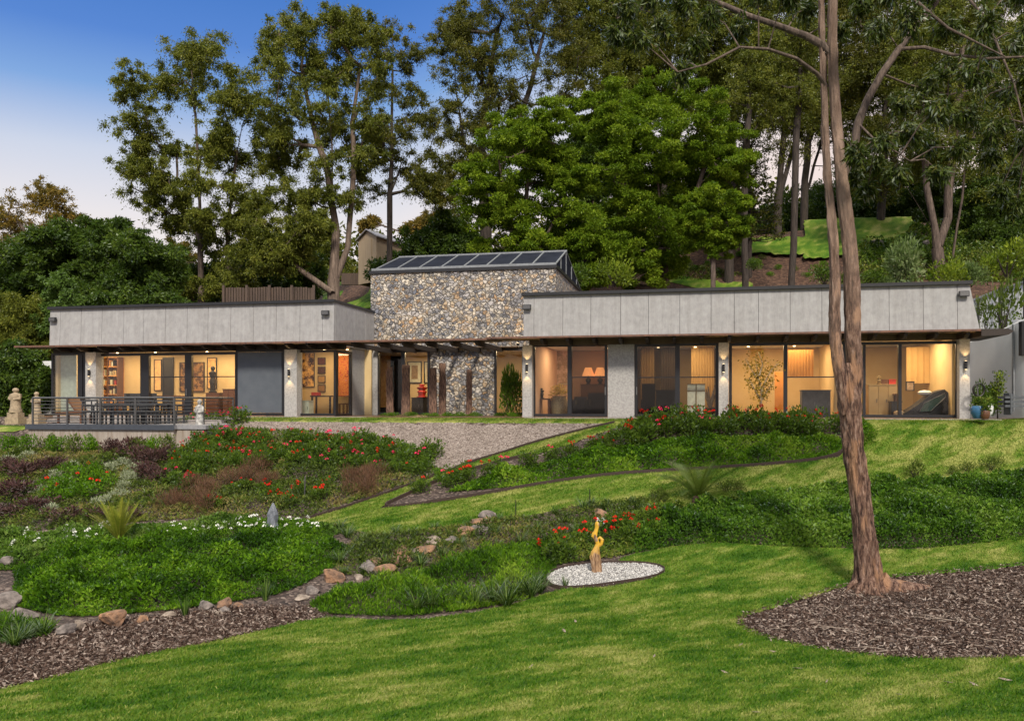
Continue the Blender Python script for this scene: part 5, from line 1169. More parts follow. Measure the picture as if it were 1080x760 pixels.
# dark purple bushes
for i,(u,v,R,h) in enumerate(((8,498,.7,.5),(30,505,.7,.5),(55,497,.6,.5),(20,525,.8,.5),(45,540,.7,.4),(70,550,.6,.35),(10,548,.7,.4),(100,548,.5,.3),(115,480,.5,.5),(140,482,.6,.6),(155,492,.6,.6),(165,510,.55,.55),(150,505,.5,.5),(132,548,.5,.3),(170,488,.5,.55))):
    plant('purple_shrub','dark purple-brown shrub on the bank under the terrace, left of the roses' if u > 90 else 'dark purple-brown shrub in the mass at the far left of the bank','shrub',G(u,v),R*.8,h,'purple','dark purple shrubs under the terrace' if u > 90 else 'dark purple shrubs at the far left')
for i,(u,v,R,h) in enumerate(((70,520,.9,.6),(95,527,.8,.6),(85,510,.8,.7),(60,530,.6,.5),(110,515,.6,.5))):
    plant('green_shrub','spreading mid green shrub with few red flowers in the centre of the left bank','shrub',G(u,v),R*.7,h,'green','green shrubs in the middle of the left bank',2,'red')
for i,(u,v) in enumerate(((12,492),(30,486),(60,508),(40,525),(128,520),(137,508),(122,530),(108,536),(145,500),(52,545),(75,498),(118,500),(133,495))):
    plant('silver_shrub','pale silvery-leaved plant between the dark shrubs of the left bank','shrub',G(u,v),.28,.35,'silver','silvery plants of the left bank',stems=False)
for i,(u,v) in enumerate(((205,520),(220,528),(195,535),(212,540),(265,510),(280,517),(275,500),(372,512),(385,516),(395,508),(378,524),(180,540),(240,515))):
    plant('dry_grass_clump','brown feathery clump of dry grass among the green planting of the bank','ornamental grass',G(u,v),.42,.55,'brown','brown grass clumps on the bank',stems=False)
# round shrubs in front of the deck wall
for i,(u,v) in enumerate(((28,476),(45,477),(62,477),(78,478),(93,477),(148,480),(163,479),(176,478),(8,478))):
    plant('hedge_shrub','bushy green and bronze shrub in the row before the boarded terrace wall','shrub',G(u,v),.36,.62,'mixed' if i % 2 else 'green','shrubs before the terrace wall')
for i,(u,v) in enumerate(((205,448),(222,446),(235,446),(250,447))): plant('rose_bush','dense rose bush with pink blooms at the corner of the terrace','shrub',G(u,v),.45,.55,'rose','roses at the terrace corner',6,'pink')
# white blooms
for pt in gpts(poly([(-10,590),(-10,572),(60,566),(130,562),(110,576),(50,588)]),16,.35)+gpts(poly([(180,562),(250,556),(330,558),(335,567),(250,570),(180,572)]),18,.32):
    plant('white_flower_plant','low plant with small white blooms at the edge of the green ground cover','flower',pt,.26,.30,'green','white flowering plants',random.choice((3,4,5)),'white',stems=False)
# tufts
for pt in gpts(band,58,.42): tuft('arching dark green strappy tuft in the planted band below the grass path',pt,random.uniform(.5,.85),'tuftb' if random.random() < .6 else 'tuft','strappy tufts below the grass path')
for u,v in ((470,640),(485,636),(500,640),(520,636),(535,640),(545,630),(560,630),(570,625),(555,622),(440,645),(455,643)): tuft('arching strappy tuft along the front edge of the ground cover left of the pebble circle',G(u,v),random.uniform(.9,1.1),'tuft','strappy tufts at the front edge')
tuft('small dark spiky tuft at the near edge of the pebble circle',G(596,620),.55,'spiky',None); tuft('upright dark tuft between the rocks and the left ground cover',G(195,650),.8,'spiky',None); tuft('tall spiky tuft in the left ground cover above the mulch',G(280,633),.9,'spiky',None)
for u,v in ((5,672),(25,676),(45,670),(15,682)): tuft('soft green grass tuft at the far left above the mulch strip',G(u,v),.9,'tuft','grass tufts at the far left')
for i in range(26):
    u = random.uniform(385,470); v = 472+ (u-385)*.25+random.uniform(-9,16); plant('small_shrub','small dark green mound planted in the pale gravel bank','shrub',G(u,min(v,512)),.2,.24,'green','small mounds on the gravel bank',stems=False)
for u,v in ((410,441),(432,441),(452,441.5),(470,441),(484,441),(500,441),(540,441.5),(530,441)): plant('small_shrub','tiny low plant at the foot of the weathered posts','shrub',G(u,v)+[0,.4,.03],.3,.2,'green','low plants at the entry')
for i,(u,v,k) in enumerate(((965,505,.45),(1003,501,.25),(1045,497,.4),(1020,499,.3),(700,531,.3),(690,527,.3),(765,520,.35),(780,520,.3))):
    plant('young_shrub','small loose shrub standing up at the upper edge of the right ground cover','shrub',G(u,v),k*.7,k*1.1,'mixed','young shrubs over the right ground cover')
# shrub in front of the narrow entry window; yellow tree before the third door
r = plant('entry_shrub','dark loose shrub in front of the narrow window right of the stone wall','shrub',np.array(H(S(537,2.2),2.2,ZF-.1)),.55,1.9,'darkb',None)
base = np.array(H(S(803,-.5),-.5,-.6)); yt = thing('small_tree','slender young tree with yellowing leaves in front of the third glass door','tree',base); mb = MB()
br = [[(803,436),(803,412),(800,396),(796,378)],[(802,415),(808,400),(815,388),(822,383)],[(803,405),(793,390),(786,378)],[(802,425),(810,412),(816,402)],[(800,396),(804,384),(800,372)],[(802,420),(794,408),(790,398)]]
pts_all = []
for b_ in br:
    q = [np.array(H(S(u,-.5),-.5,ZV(v,u,-.5))) for u,v in b_]; q = [a_+[0,random.uniform(-.1,.1),0] for a_ in q]; mb.tube(q,np.linspace(.028,.008,len(q)),6); pts_all += [q[i]+(q[i+1]-q[i])*f for i in range(len(q)-1) for f in np.linspace(0,1,9)]
mb.build('trunk',M['sand'],yt); pa = np.array(pts_all); n = 900; c = pa[RNG.integers(6,len(pa),n)]+RNG.normal(0,.11,(n,3))
leaves('foliage',c,unit(RNG.normal(size=(n,3))-[0,0,.3]),.085,.5,RNG.random(n),LM['autumn'],yt)
for (r_,top,d,n) in POTS:
    leaves('foliage',top+d*RNG.uniform(.02,.22,(n,1)),unit(d+RNG.normal(0,.5,(n,3))),.12,.4,RNG.random(n),LM['rose'],r_)
# plants at the white wall
for i,(u,v,R,h,k,l) in enumerate(((1036,437,.3,.75,'darkb','dark green shrub at the foot of the white wall, nearest the house'),(1043,436,.35,.95,'darkb','bushy green shrub at the white wall between two others'))):
    plant('wall_shrub',l,'shrub',P(u,v,26.6),R,h,k,None)
b_ = P(1052,436,26.4); yt = thing('slender_shrub','tall thin upright shrub rising against the white garden wall','shrub',b_); q = [b_+[0,0,-.2],b_+[.02,0,.7],b_+[.0,.02,1.25]]; MB().tube(q,[.02,.015,.008],6).tube([b_+[0,0,.7],b_+[.14,0,1.2]],[.012,.006],5).build('trunk',M['timber'],yt)
n = 500; f = RNG.random(n); c = b_+np.column_stack([RNG.normal(0,.09,n)+.08*f,RNG.normal(0,.09,n),.1+1.2*f]); leaves('foliage',c,unit(RNG.normal(size=(n,3))+[0,0,.5]),.09,.45,RNG.random(n),LM['ylw'],yt)

# cycads
def cycad(label, g, n, L, el0, el1, mat, seed, droop, pk=1.0):
    rg = np.random.default_rng(seed); r = thing('cycad',label,'cycad',g); MB().lathe(g,[(.13,-.1),(.17,.05),(.14,.18),(.05,.22)],12).build('trunk',M['oldwood'],r,smooth=True)
    V=[];Fs=[];T=[]
    for i in range(n):
        a = i*2.399+rg.uniform(-.2,.2); el = math.radians(rg.uniform(el0,el1)); d = np.array([math.cos(a)*math.cos(el),math.sin(a)*math.cos(el),math.sin(el)]); p = g+[0,0,.15]; LL = L*rg.uniform(.8,1.1); k = 34; tn = rg.random()
        for j in range(k):
            d = d+np.array([0,0,-droop/k*(.3+1.4*j/k)]); d /= np.linalg.norm(d); q = p+d*LL/k; side = unit(np.cross(d,[0,0,1.])); upv = np.cross(side,d)
            f = j/k; w = L*.17*pk*math.sin(PI*min(1,.12+f*.85))
            for sg in (-1,1):
                dd = unit(side*sg*1.0+d*.75+upv*.35); s2 = d*LL/k*.45; b = len(V); V += [q-s2*.6,q+s2*.6,q+dd*w+s2*.2]; Fs.append((b,b+1,b+2)); T += [tn*.5+.25+.2*rg.random()]*3
            b = len(V); V += [p-side*.008,p+side*.008,q+side*.008,q-side*.008]; Fs += [(b,b+1,b+2),(b,b+2,b+3)]; T += [.9]*4; p = q
    me_ = np_mesh('fronds',np.array(V)-g,np.array(Fs),attrs={'tint':T}); link('fronds',me_,LM[mat],r)
cycad('bright yellow-green cycad with upright fronds above the left ground cover',G(125,577),34,1.0,48,85,'cyc',3,.5)
cycad('sprawling green cycad with arching fronds below the rose bed',G(737,531),24,1.3,15,72,'cyc2',5,.8,1.5)
# ------------------------------------------------------------------ trees
LT = dict(
 euc=leafmat('gum leaves',((0.032,0.046,0.007),(0.10,0.125,0.018),(0.21,0.23,0.035),(0.38,0.33,0.08)),gloss=.06),
 eucd=leafmat('dark gum leaves',((0.026,0.036,0.006),(0.078,0.092,0.014),(0.165,0.165,0.028),(0.32,0.22,0.055)),gloss=.06),
 jac=leafmat('feathery bright green leaves',((0.038,0.078,0.006),(0.10,0.175,0.011),(0.20,0.285,0.020),(0.38,0.43,0.045)),gloss=.03),
 dark=leafmat('dense dark leaves',((0.022,0.048,0.010),(0.05,0.095,0.014),(0.095,0.15,0.02),(0.15,0.20,0.03)),gloss=.1),
 orange=leafmat('sunset lit gum leaves',((0.06,0.065,0.015),(0.15,0.125,0.03),(0.26,0.18,0.04),(0.55,0.30,0.06)),gloss=.02),  # warm light of the low sun is put into these leaf colours
 light=leafmat('fresh green leaves',((0.05,0.10,0.02),(0.11,0.19,0.035),(0.19,0.28,0.07))),
 fore=leafmat('long gum leaves',((0.022,0.040,0.008),(0.055,0.085,0.014),(0.11,0.145,0.028),(0.26,0.21,0.05)),rough=.4,gloss=.12),
)
def barkmat(name, stops, sc3=(5,5,0.6), scale=3, bm=.8):
    m,t,b,o = nodes(name); v = coords(t,sc3); n1 = noise(t,v,scale,6,.65); t.links.new(ramp(t,n1,stops),b.inputs['Base Color']); b.inputs['Roughness'].default_value = .9; bump(t,b,n1,bm,.04); return m
BK = dict(grey=barkmat('grey brown bark',((0.35,(0.045,0.032,0.026)),(0.55,(0.12,0.088,0.07)),(0.7,(0.21,0.16,0.13)))),
 pale=barkmat('pale gum bark',((0.35,(0.08,0.058,0.045)),(0.55,(0.17,0.125,0.095)),(0.7,(0.27,0.205,0.16)))),
 darkb=barkmat('dark bark',((0.35,(0.022,0.017,0.014)),(0.6,(0.06,0.046,0.038)),(0.75,(0.10,0.08,0.065)))))
def tree(name, label, Y, trunks, clumps, leaf='euc', bark='grey', rt=.22, nsub=16, nl=130, L=.155, asp=.32, depth=.5, seed=0, droop=.6, flat=.8, cat='tree', group=None, subr=.46, extra=.6):
    rg = np.random.default_rng(seed); k = Y/FPX
    g0 = P(trunks[0][0][0],0,Y); gz = float(Z(g0[0],Y)); r = thing(name,label,cat,(g0[0],Y,gz),group)
    nodes_ = []; par = []; segs = []
    for ti,tp in enumerate(trunks):
        prev = -1
        pts = [P(u,v,Y+ti*.25*rg.uniform(-1,1)) for u,v in tp]
        if ti == 0 and pts[0][2] > gz: pts = [np.array([pts[0][0],Y,gz-.2])]+pts
        elif ti > 0:
            dd_ = [np.linalg.norm(q-pts[0]) for q in nodes_]; prev = int(np.argmin(dd_)) if min(dd_) < 5 else -1
            if prev == -1 and pts[0][2] > gz: pts = [np.array([pts[0][0],Y,gz-.2])]+pts
        for a,b in zip(pts[:-1],pts[1:]):
            m_ = max(1,int(np.linalg.norm(b-a)/1.3))
            for i in range(m_):
                if not (prev >= 0 and i == 0 and ti > 0 and len(par) and prev != len(nodes_)-1 and False):
                    nodes_.append(a+(b-a)*i/m_+rg.normal(0,.04,3)*[1,1,0]); par.append(prev); prev = len(nodes_)-1
        nodes_.append(pts[-1]); par.append(prev)
    base_n = len(nodes_); wdt = max(c[0] for c in clumps)-min(c[0] for c in clumps)
    cu = sum(c[0] for c in clumps)/len(clumps)
    ends = []; C_ = []
    base_c = list(clumps)
    for _ in range(int(len(base_c)*extra)):       # fill between neighbouring clumps
        a_ = base_c[rg.integers(len(base_c))]; nb_ = sorted(base_c, key=lambda q: (q[0]-a_[0])**2+(q[1]-a_[1])**2)[1+rg.integers(4)] if len(base_c) > 5 else a_
        f_ = rg.uniform(.3,.7); clumps = clumps+[(a_[0]+(nb_[0]-a_[0])*f_+rg.normal(0,4), a_[1]+(nb_[1]-a_[1])*f_+rg.normal(0,4), (a_[2]+nb_[2])/2*rg.uniform(.7,1))]
    for (u,v,rad) in clumps:
        off = math.sqrt(max(.05,1-((u-cu)/(wdt*.5+rad))**2))*(wdt*.5)*k*depth
        c = P(u,v,Y+rg.uniform(-1,1)*off); C_.append((c,rad*k))
    top = np.array(nodes_[-1]); C_.sort(key=lambda q: min(np.linalg.norm(q[0]-n_) for n_ in nodes_))
    def attach(c, up=True):
        nn = np.array(nodes_); d = c-nn; dist = np.linalg.norm(d,axis=1)+np.where(d[:,2] < .15*np.abs(d[:,0]),2.2*(np.abs(d[:,2])+.4),0); dist[:2] += 4
        i = int(np.argmin(dist)); a = nn[i]; L_ = np.linalg.norm(c-a); m_ = max(2,int(L_/.8)); prev = i
        for q in range(1,m_+1):
            f = q/m_; p_ = a+(c-a)*f; p_[2] += -.12*L_*math.sin(PI*f); p_ = p_+rg.normal(0,.05*min(1,L_*.3),3); nodes_.append(p_ if q < m_ else c); par.append(prev); prev = len(nodes_)-1
        return prev
    subs = []
    for c,rd in C_:
        e_ = attach(c); ends.append(e_)
        for j in range(nsub):
            d = unit(rg.normal(size=3))*[1,1,.75]; s_ = c+d*rd*rg.uniform(.3,1.6); subs.append((s_,rd*subr*rg.uniform(.7,1.2),rg.random()))
            if j < 3:
                nodes_.append((c+s_)/2-[0,0,.05*rd]); par.append(e_); nodes_.append(s_); par.append(len(nodes_)-2); ends.append(len(nodes_)-1)
    nn = np.array(nodes_); cnt = np.zeros(len(nn))
    for e_ in ends:
        i = e_
        while i >= 0: cnt[i] += 1; i = par[i]
    for i in range(base_n): cnt[i] = max(cnt[i],1)
    rad = rt*(np.maximum(cnt,.3)/max(cnt.max(),1))**.6; rad = np.clip(rad,.01,None)
    if bark: rad[:1] *= 1.15
    V=[];Fs=[]
    for i in range(len(nn)):
        p_ = par[i]
        if p_ < 0: continue
        a,b = nn[p_],nn[i]; T = b-a; l_ = np.linalg.norm(T)
        if l_ < 1e-4: continue
        T = T/l_; up = np.array([0,0,1.]) if abs(T[2]) < .9 else np.array([1.,0,0]); N_ = np.cross(T,up); N_ /= np.linalg.norm(N_); B_ = np.cross(T,N_); kk = 7 if rad[i] > .05 else 4
        ra = min(rad[p_],rad[i]*1.35); rb = rad[i]; o_ = len(V); b2 = b+T*min(.04,rb)
        for rr,pp in ((ra,a),(rb,b2)):
            for j in range(kk): an = 2*PI*j/kk; V.append(pp+rr*(math.cos(an)*N_+math.sin(an)*B_))
        Fs += [[o_+j,o_+(j+1)%kk,o_+kk+(j+1)%kk,o_+kk+j] for j in range(kk)]
    org = ROOT[r.name]; me_ = np_mesh('trunk',np.array(V)-org,np.array(Fs),smooth=True); link('trunk',me_,BK[bark],r)
    # foliage
    P_=[];T_=[];DD=[]
    for c,rd,tn in subs:
        n = int(nl*1.05*rg.uniform(.7,1.3)); d = unit(rg.normal(size=(n,3))+[0,0,.25]); q = np.minimum(np.abs(rg.normal(0,.62,n)),1.7) if droop > .4 else rg.random(n)**.5; P_.append(c+d*(rd*q)[:,None]*[1,1,flat]-np.column_stack([np.zeros(n),np.zeros(n),.25*rd*q**2])*(droop > .4)); T_.append(np.clip(.1+.42*rg.random(n)+.30*tn+.10*d[:,2]*0,0,1))
        DD.append(unit(d*.6+rg.normal(0,.55,(n,3))-[0,0,droop]))
    P_ = np.concatenate(P_); n = len(P_)
    leaves('crown',P_,np.concatenate(DD),rg.uniform(.6,1.25,n)*L,asp,np.concatenate(T_),LT[leaf],r)
    return r
def rc(u0,u1,v0,v1,n,r,seed,asp=1.0):
    rg = np.random.default_rng(seed); o = []
    for _ in range(4000):
        u,v = rg.uniform(u0,u1),rg.uniform(v0,v1)
        if ((u-(u0+u1)/2)/((u1-u0)/2))**2+((v-(v0+v1)/2)/((v1-v0)/2))**2 > 1: continue
        if all((u-a)**2+(v-b)**2 > (r*.9)**2 for a,b,_r in o): o.append((u,v,r*rg.uniform(.75,1.2)))
        if len(o) >= n: break
    return o
tree('gum_tree','tall spreading gum tree with loose crown, leftmost of the tall ones behind the house',46,
 [[(213,330),(211,250),(209,180),(206,120),(202,75)],[(241,330),(240,250),(246,190),(256,130)]],
 [(190,57,19),(223,50,19),(253,80,18),(168,84,17),(140,80,14),(131,126,17),(152,114,17),(202,93,18),(262,99,19),(236,112,18),(273,124,18),(136,177,15),(165,145,18),(156,205,17),(198,200,14),(253,165,20),(262,205,20),(212,165,18),(178,240,15),(237,236,17),(262,262,19),(205,60,15),(232,152,18),(186,160,12),(150,148,12),(280,150,16),(240,200,14),(270,235,16),(185,270,14),(240,280,16),(225,300,14),(252,305,14),(200,305,12),(228,255,14),(215,225,13),(196,232,12),(172,180,14),(225,135,15),(210,190,14),(245,228,14)],nl=210,rt=.24,seed=1)
tree('gum_tree','tall broad gum tree with forked pale trunk behind the left wing of the house',44,
 [[(352,330),(352,295),(354,250),(352,190),(347,120),(343,60)],[(352,300),(366,262),(371,200),(372,130),(380,70)],[(350,308),(325,290),(300,268),(290,262)],[(354,240),(345,180),(330,130),(318,70)]],
 [(295,36,18),(320,27,19),(349,23,19),(379,27,18),(398,40,15),(286,52,15),(320,52,19),(362,48,19),(295,84,19),(333,80,20),(370,78,19),(303,114,20),(337,112,20),(379,110,19),(286,133,16),(358,140,19),(316,156,20),(290,170,16),(383,160,16),(295,200,17),(328,202,17),(280,236,16),(312,245,18),(345,170,17),(300,140,16),(400,75,15),(395,130,13),(330,235,13),(288,262,14),(300,280,14),(275,275,13),(320,268,13),(272,215,14),(312,225,14),(380,185,12),(365,210,11)],nl=220,rt=.33,seed=2,bark='pale')
tree('gum_tree','slim dark-trunked gum tree above the shed with airy drooping crown',50,
 [[(411,300),(411,240),(412,170),(413,100),(415,50)]],
 [(392,40,12),(415,32,14),(438,52,14),(400,62,15),(428,72,15),(390,90,14),(418,100,16),(443,108,15),(460,128,14),(402,130,16),(432,140,16),(392,160,13),(452,165,15),(422,178,15),(392,200,14),(444,200,15),(460,190,12),(470,210,12)],nl=150,rt=.17,seed=3,bark='darkb',leaf='eucd')
tree('gum_tree','large dark gum tree with its crown cut by the top edge beside the blue sky',54,
 [[(515,310),(512,230),(508,160),(515,90),(525,30)],[(512,230),(535,160),(560,90),(575,30)],[(510,200),(490,150),(480,90)]],
 [(468,42,15),(480,25,17),(490,5,16),(515,-5,20),(500,30,18),(530,18,20),(560,8,20),(590,-5,22),(480,72,17),(505,62,20),(530,55,20),(560,45,22),(590,35,22),(498,95,20),(525,92,20),(555,80,22),(585,72,22),(470,110,14),(468,140,17),(495,130,20),(525,125,20),(550,110,20),(490,165,18),(470,185,17),(510,160,18),(478,220,18),(495,200,18),(470,245,14),(610,60,20),(600,95,20)],nl=200,rt=.4,seed=4,bark='darkb',leaf='eucd')
spec = [(620,58,'dark gum tree in the forest wall just right of the one beside the sky',(600,690,-70,130,26,22)),(700,60,'dark gum tree above the bright green trees in the middle of the forest wall',(650,760,-70,120,28,23)),
 (770,56,'dark gum tree left of the big foreground trunk',(725,830,-60,130,26,21)),(823,62,'thin-stemmed gum tree seen left of the foreground trunk',(790,870,-60,170,24,20)),(850,66,'gum tree standing directly behind the foreground trunk',(840,930,-60,170,24,21)),
 (932,62,'gum tree right of the foreground trunk with straight grey stem',(890,975,-60,200,28,21)),(1040,58,'gum tree at the right end of the forest wall',(1000,1110,-60,220,34,22))]
for i,(u,Y,l,(u0,u1,v0,v1,n,r_)) in enumerate(spec):
    tree('gum_tree',l,Y,[[(u,300),(u-3,230),(u+2,150),((u0+u1)/2,60),((u0+u1)/2+5,0)],[(u-1,210),(u+18,140),(u+22,60)]],rc(u0,u1,v0,v1,n,r_,i+10),nl=185,rt=.3,seed=20+i,bark='darkb',leaf='eucd' if i % 2 else 'euc',L=.2)
tree('gum_tree','multi-stemmed pale gum tree with leaning trunks on the hill at the right',52,
 [[(990,285),(985,240),(978,200),(975,150),(970,90)],[(988,262),(1000,230),(1003,180),(1010,110),(1015,50)],[(1003,290),(1010,240),(1018,180),(1030,120)],[(985,245),(968,215),(955,195)]],
 rc(945,1050,-10,190,30,19,77),nl=170,rt=.36,seed=31,bark='grey',leaf='euc')
tree('gum_tree','slim dark straight tree trunk with sparse crown left of the foreground trunk',50,
 [[(836,292),(838,230),(838,170),(842,110),(846,60)],[(837,195),(822,160),(812,120)],[(838,185),(852,160),(862,140)]],rc(805,875,20,130,14,16,79),nl=90,rt=.2,seed=32,bark='darkb')
tree('gum_tree','thin dark tree rising from the mulch slope beside the bright green crowns',50,
 [[(786,270),(786,200),(788,150),(790,100)]],[(780,110,14),(795,95,14),(788,80,12),(800,130,10),(775,140,10),(790,60,14)],nl=90,rt=.2,seed=33,bark='darkb')
# feathery green trees
tree('jacaranda','large rounded bright green feathery tree right behind the skylight',45,
 [[(560,310),(558,270),(555,230),(556,190)],[(558,280),(585,230),(600,180)],[(556,270),(530,230),(518,200)],[(590,310),(595,260),(610,210)]],
 [(548,132,20),(575,122,20),(522,158,20),(552,160,24),(585,152,24),(500,178,16),(502,205,20),(530,192,24),(562,192,25),(595,185,24),(520,228,22),(548,225,24),(580,222,24),(610,215,22),(520,258,20),(548,260,22),(580,262,22),(612,250,22),(600,285,20),(570,290,18),(620,180,20),(530,280,16),(635,275,18),(625,295,16)],leaf='jac',extra=.8,nl=290,L=.17,asp=.4,droop=.15,flat=.45,rt=.26,seed=41,nsub=15,subr=.42)
tree('jacaranda','large green feathery tree with a domed crown behind the middle of the right wing',48,
 [[(700,305),(700,260),(695,210),(690,160)],[(700,270),(730,220),(745,170)],[(698,250),(665,210),(645,170)],[(650,300),(655,250),(650,200)]],
 [(625,112,18),(650,105,22),(680,98,22),(710,93,22),(738,100,20),(760,120,20),(610,128,16),(640,135,24),(672,128,25),(705,125,25),(738,132,24),(772,145,18),(650,165,25),(685,160,25),(718,160,25),(750,165,24),(778,172,16),(660,195,25),(695,195,25),(730,195,24),(765,195,18),(660,228,24),(695,228,25),(725,228,22),(655,258,22),(685,260,22),(715,258,20),(660,285,18),(690,285,18)],leaf='jac',extra=.8,nl=290,L=.17,asp=.4,droop=.15,flat=.45,rt=.3,seed=42,nsub=15,subr=.42)
tree('jacaranda','small round bright green tree at the right of the feathery group above the mulch slope',43,
 [[(752,292),(752,265),(752,240)],[(752,275),(765,250),(770,230)]],[(738,212,14),(758,205,15),(775,215,13),(745,232,16),(768,235,16),(738,250,13),(758,255,15),(775,250,10),(730,232,12)],leaf='jac',nl=300,L=.15,asp=.4,droop=.15,flat=.5,rt=.13,seed=43,nsub=15,subr=.42)
# conifer
def conifer(label,u,v0,v1,Y,w,seed,leaf='eucd'):
    rg = np.random.default_rng(seed); zt = (HV-v0)/FPX*Y; g = P(u,0,Y); gz = float(Z(g[0],Y)); r = thing('pine_tree',label,'tree',(g[0],Y,gz)); zb = (HV-v1)/FPX*Y
    mb = MB().tube([(g[0],Y,gz-.2),(g[0],Y,(gz+zt)/2),(g[0],Y,zt)],[.2,.14,.03],7); P_=[];D_=[]
    z = zb
    while z < zt-.3:
        R = w*(1-(z-zb)/(zt-zb))**.7+.15; k = 7
        for j in range(k):
            a = rg.random()*.5+j*2*PI/k; e_ = np.array([g[0]+R*math.cos(a),Y+R*math.sin(a),z+.12*R]); s_ = np.array([g[0],Y,z+.1]); mb.tube([s_,(s_+e_)/2-[0,0,.08*R],e_],[.04,.025,.01],4)
            n = int(90*R/w)+20; f = rg.random(n)[:,None]**.6; P_.append(s_+(e_-s_)*f+rg.normal(0,.1,(n,3))*[1,1,.5]); D_.append(unit(rg.normal(size=(n,3))+[0,0,.4]))
        z += .62
    mb.build('trunk',BK['darkb'],r); P_ = np.concatenate(P_); leaves('crown',P_,np.concatenate(D_),.2,.35,RNG.random(len(P_))*.6,LT[leaf],r)
conifer('dark layered pine beside the small round bright green tree',790,120,255,56,2.2,3)
conifer('little pointed dark pine on the skyline left of the tall gum trees',152,236,285,70,1.3,4,'dark')
conifer('dark layered pine between the trunks left of the shed',312,255,320,58,2.4,5,'dark')
# left side
tree('fig_tree','big dome of dense dark green foliage at the left above the house roof',42,[[(105,345),(104,310),(100,280)],[(104,320),(130,290),(150,275)],[(104,320),(70,295),(55,285)]],
 rc(8,186,246,350,50,17,91)+[(95,250,14),(120,255,14),(145,268,14),(60,262,14),(30,280,13),(170,290,12)],leaf='dark',nl=330,L=.2,asp=.42,droop=.1,flat=.75,rt=.35,seed=51,nsub=8,subr=.6)
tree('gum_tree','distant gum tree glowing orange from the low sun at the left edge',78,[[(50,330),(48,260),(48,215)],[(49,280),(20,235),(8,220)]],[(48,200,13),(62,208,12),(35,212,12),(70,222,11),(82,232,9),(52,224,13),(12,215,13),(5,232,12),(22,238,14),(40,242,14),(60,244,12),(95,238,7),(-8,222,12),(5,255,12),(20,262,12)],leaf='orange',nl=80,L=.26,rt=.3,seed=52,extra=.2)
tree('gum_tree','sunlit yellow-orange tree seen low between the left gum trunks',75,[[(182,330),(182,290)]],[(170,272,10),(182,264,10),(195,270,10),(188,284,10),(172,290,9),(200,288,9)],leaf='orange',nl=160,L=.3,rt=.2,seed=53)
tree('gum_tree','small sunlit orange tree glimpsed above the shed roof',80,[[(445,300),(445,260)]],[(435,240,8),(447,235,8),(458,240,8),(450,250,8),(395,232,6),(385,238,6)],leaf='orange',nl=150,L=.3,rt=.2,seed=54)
tree('young_tree','fresh light green young tree with narrow top left of the house fascia',38,[[(66,400),(66,350),(66,310)]],[(66,298,8),(60,310,10),(72,312,10),(55,325,11),(68,327,12),(80,330,9),(48,340,10),(60,345,10)],leaf='light',nl=190,L=.15,asp=.4,rt=.08,seed=55,flat=.9)
tree('bushy_tree','grey-green bushy tree at the far left edge behind the statues',38,[[(15,430),(15,390),(15,350)]],rc(-30,50,318,400,22,14,92),leaf='euc',nl=260,L=.16,asp=.25,rt=.14,seed=56,flat=.9)
tree('bushy_tree','glossy dark green bush filling the corner behind the two sandstone statues',36,[[(22,445),(22,420),(22,400)]],rc(-30,62,372,440,26,13,93),leaf='dark',nl=260,L=.16,asp=.45,rt=.12,seed=57,flat=.9)
tree('bushy_tree','dark evergreen tree between the light young tree and the left wing roof',40,[[(110,400),(110,350)],],rc(60,180,300,345,16,14,94),leaf='dark',nl=230,L=.18,asp=.4,rt=.2,seed=58)
# dark hedge masses behind the left wing
for i,(u0,u1,v0,v1,Y,n,l,lf) in enumerate(((255,335,258,318,50,18,'dark rounded tree behind the paling fence','dark'),(190,250,285,330,49,14,'dark bush under the first tall gum tree','dark'),(392,455,276,306,54,10,'leafy green shrub before the beige shed','dark'),(440,500,235,300,52,16,'dark green tree between the shed and the bright green tree','dark'),
   (800,870,215,262,70,12,'dark bush on the hill crest left of the foreground trunk','dark'),(900,960,200,245,70,12,'dark bush on the hill crest behind the right lawn strip','dark'),(1010,1100,190,285,58,26,'dark tall shrubbery tree at the right edge of the hill','dark'),(320,350,225,290,66,10,'olive tree filling the gap left of the forked gum trunk','euc'),(860,920,190,250,74,14,'dark tree on the crest right behind the foreground trunk','dark'),(940,1010,170,245,68,18,'dark tree behind the leaning pale gum trunks','dark'),(585,665,130,270,58,22,'dark tree filling the gap between the two large bright green trees','dark'),(690,790,190,262,64,20,'dark tree behind the small round bright green one','dark'))):
    tree('bushy_tree',l,Y,[[((u0+u1)/2,v1+6),((u0+u1)/2,(v0+v1)/2+5)]],rc(u0,u1,v0,v1,n,14,100+i),leaf=lf,nl=210,L=.22,asp=.4,rt=.16,seed=60+i,flat=.85,droop=.2)
# far-off belt of forest on the crest, behind everything
fb = []
nT = 90000; uu = RNG.uniform(-200,1500,nT); Yf_ = RNG.uniform(95,150,nT)
xx = (uu-540)/FPX*Yf_; zg = Z(xx,Yf_); hh = (5+7*(vnoise(xx*.09,Yf_*.09,5)+.5)+3*vnoise(xx*.3,Yf_*.3,6))*np.clip((uu+100)/500,.45,1)
tt = RNG.random(nT)**.6; leaves('distant_woods',np.column_stack([xx,Yf_,zg+hh*tt]),unit(RNG.normal(size=(nT,3))),RNG.uniform(.5,1.1,nT),.5,.55*RNG.random(nT)+.5*fbm(xx*.15,Yf_*.15,8),LT['eucd'],kind='stuff')
hp = poly([(880,302),(895,285),(900,262),(935,262),(960,240),(1080,236),(1200,236),(1200,302)])
cover('hillside_undergrowth', hp, 260, .9, .2, .45, 'rose', seed=90, edge=1.0)
hp = poly([(640,300),(660,285),(700,278),(760,284),(790,290),(700,296)]); cover('hillside_undergrowth', hp, 200, .6, .18, .45, 'mixed', seed=91, edge=.8)
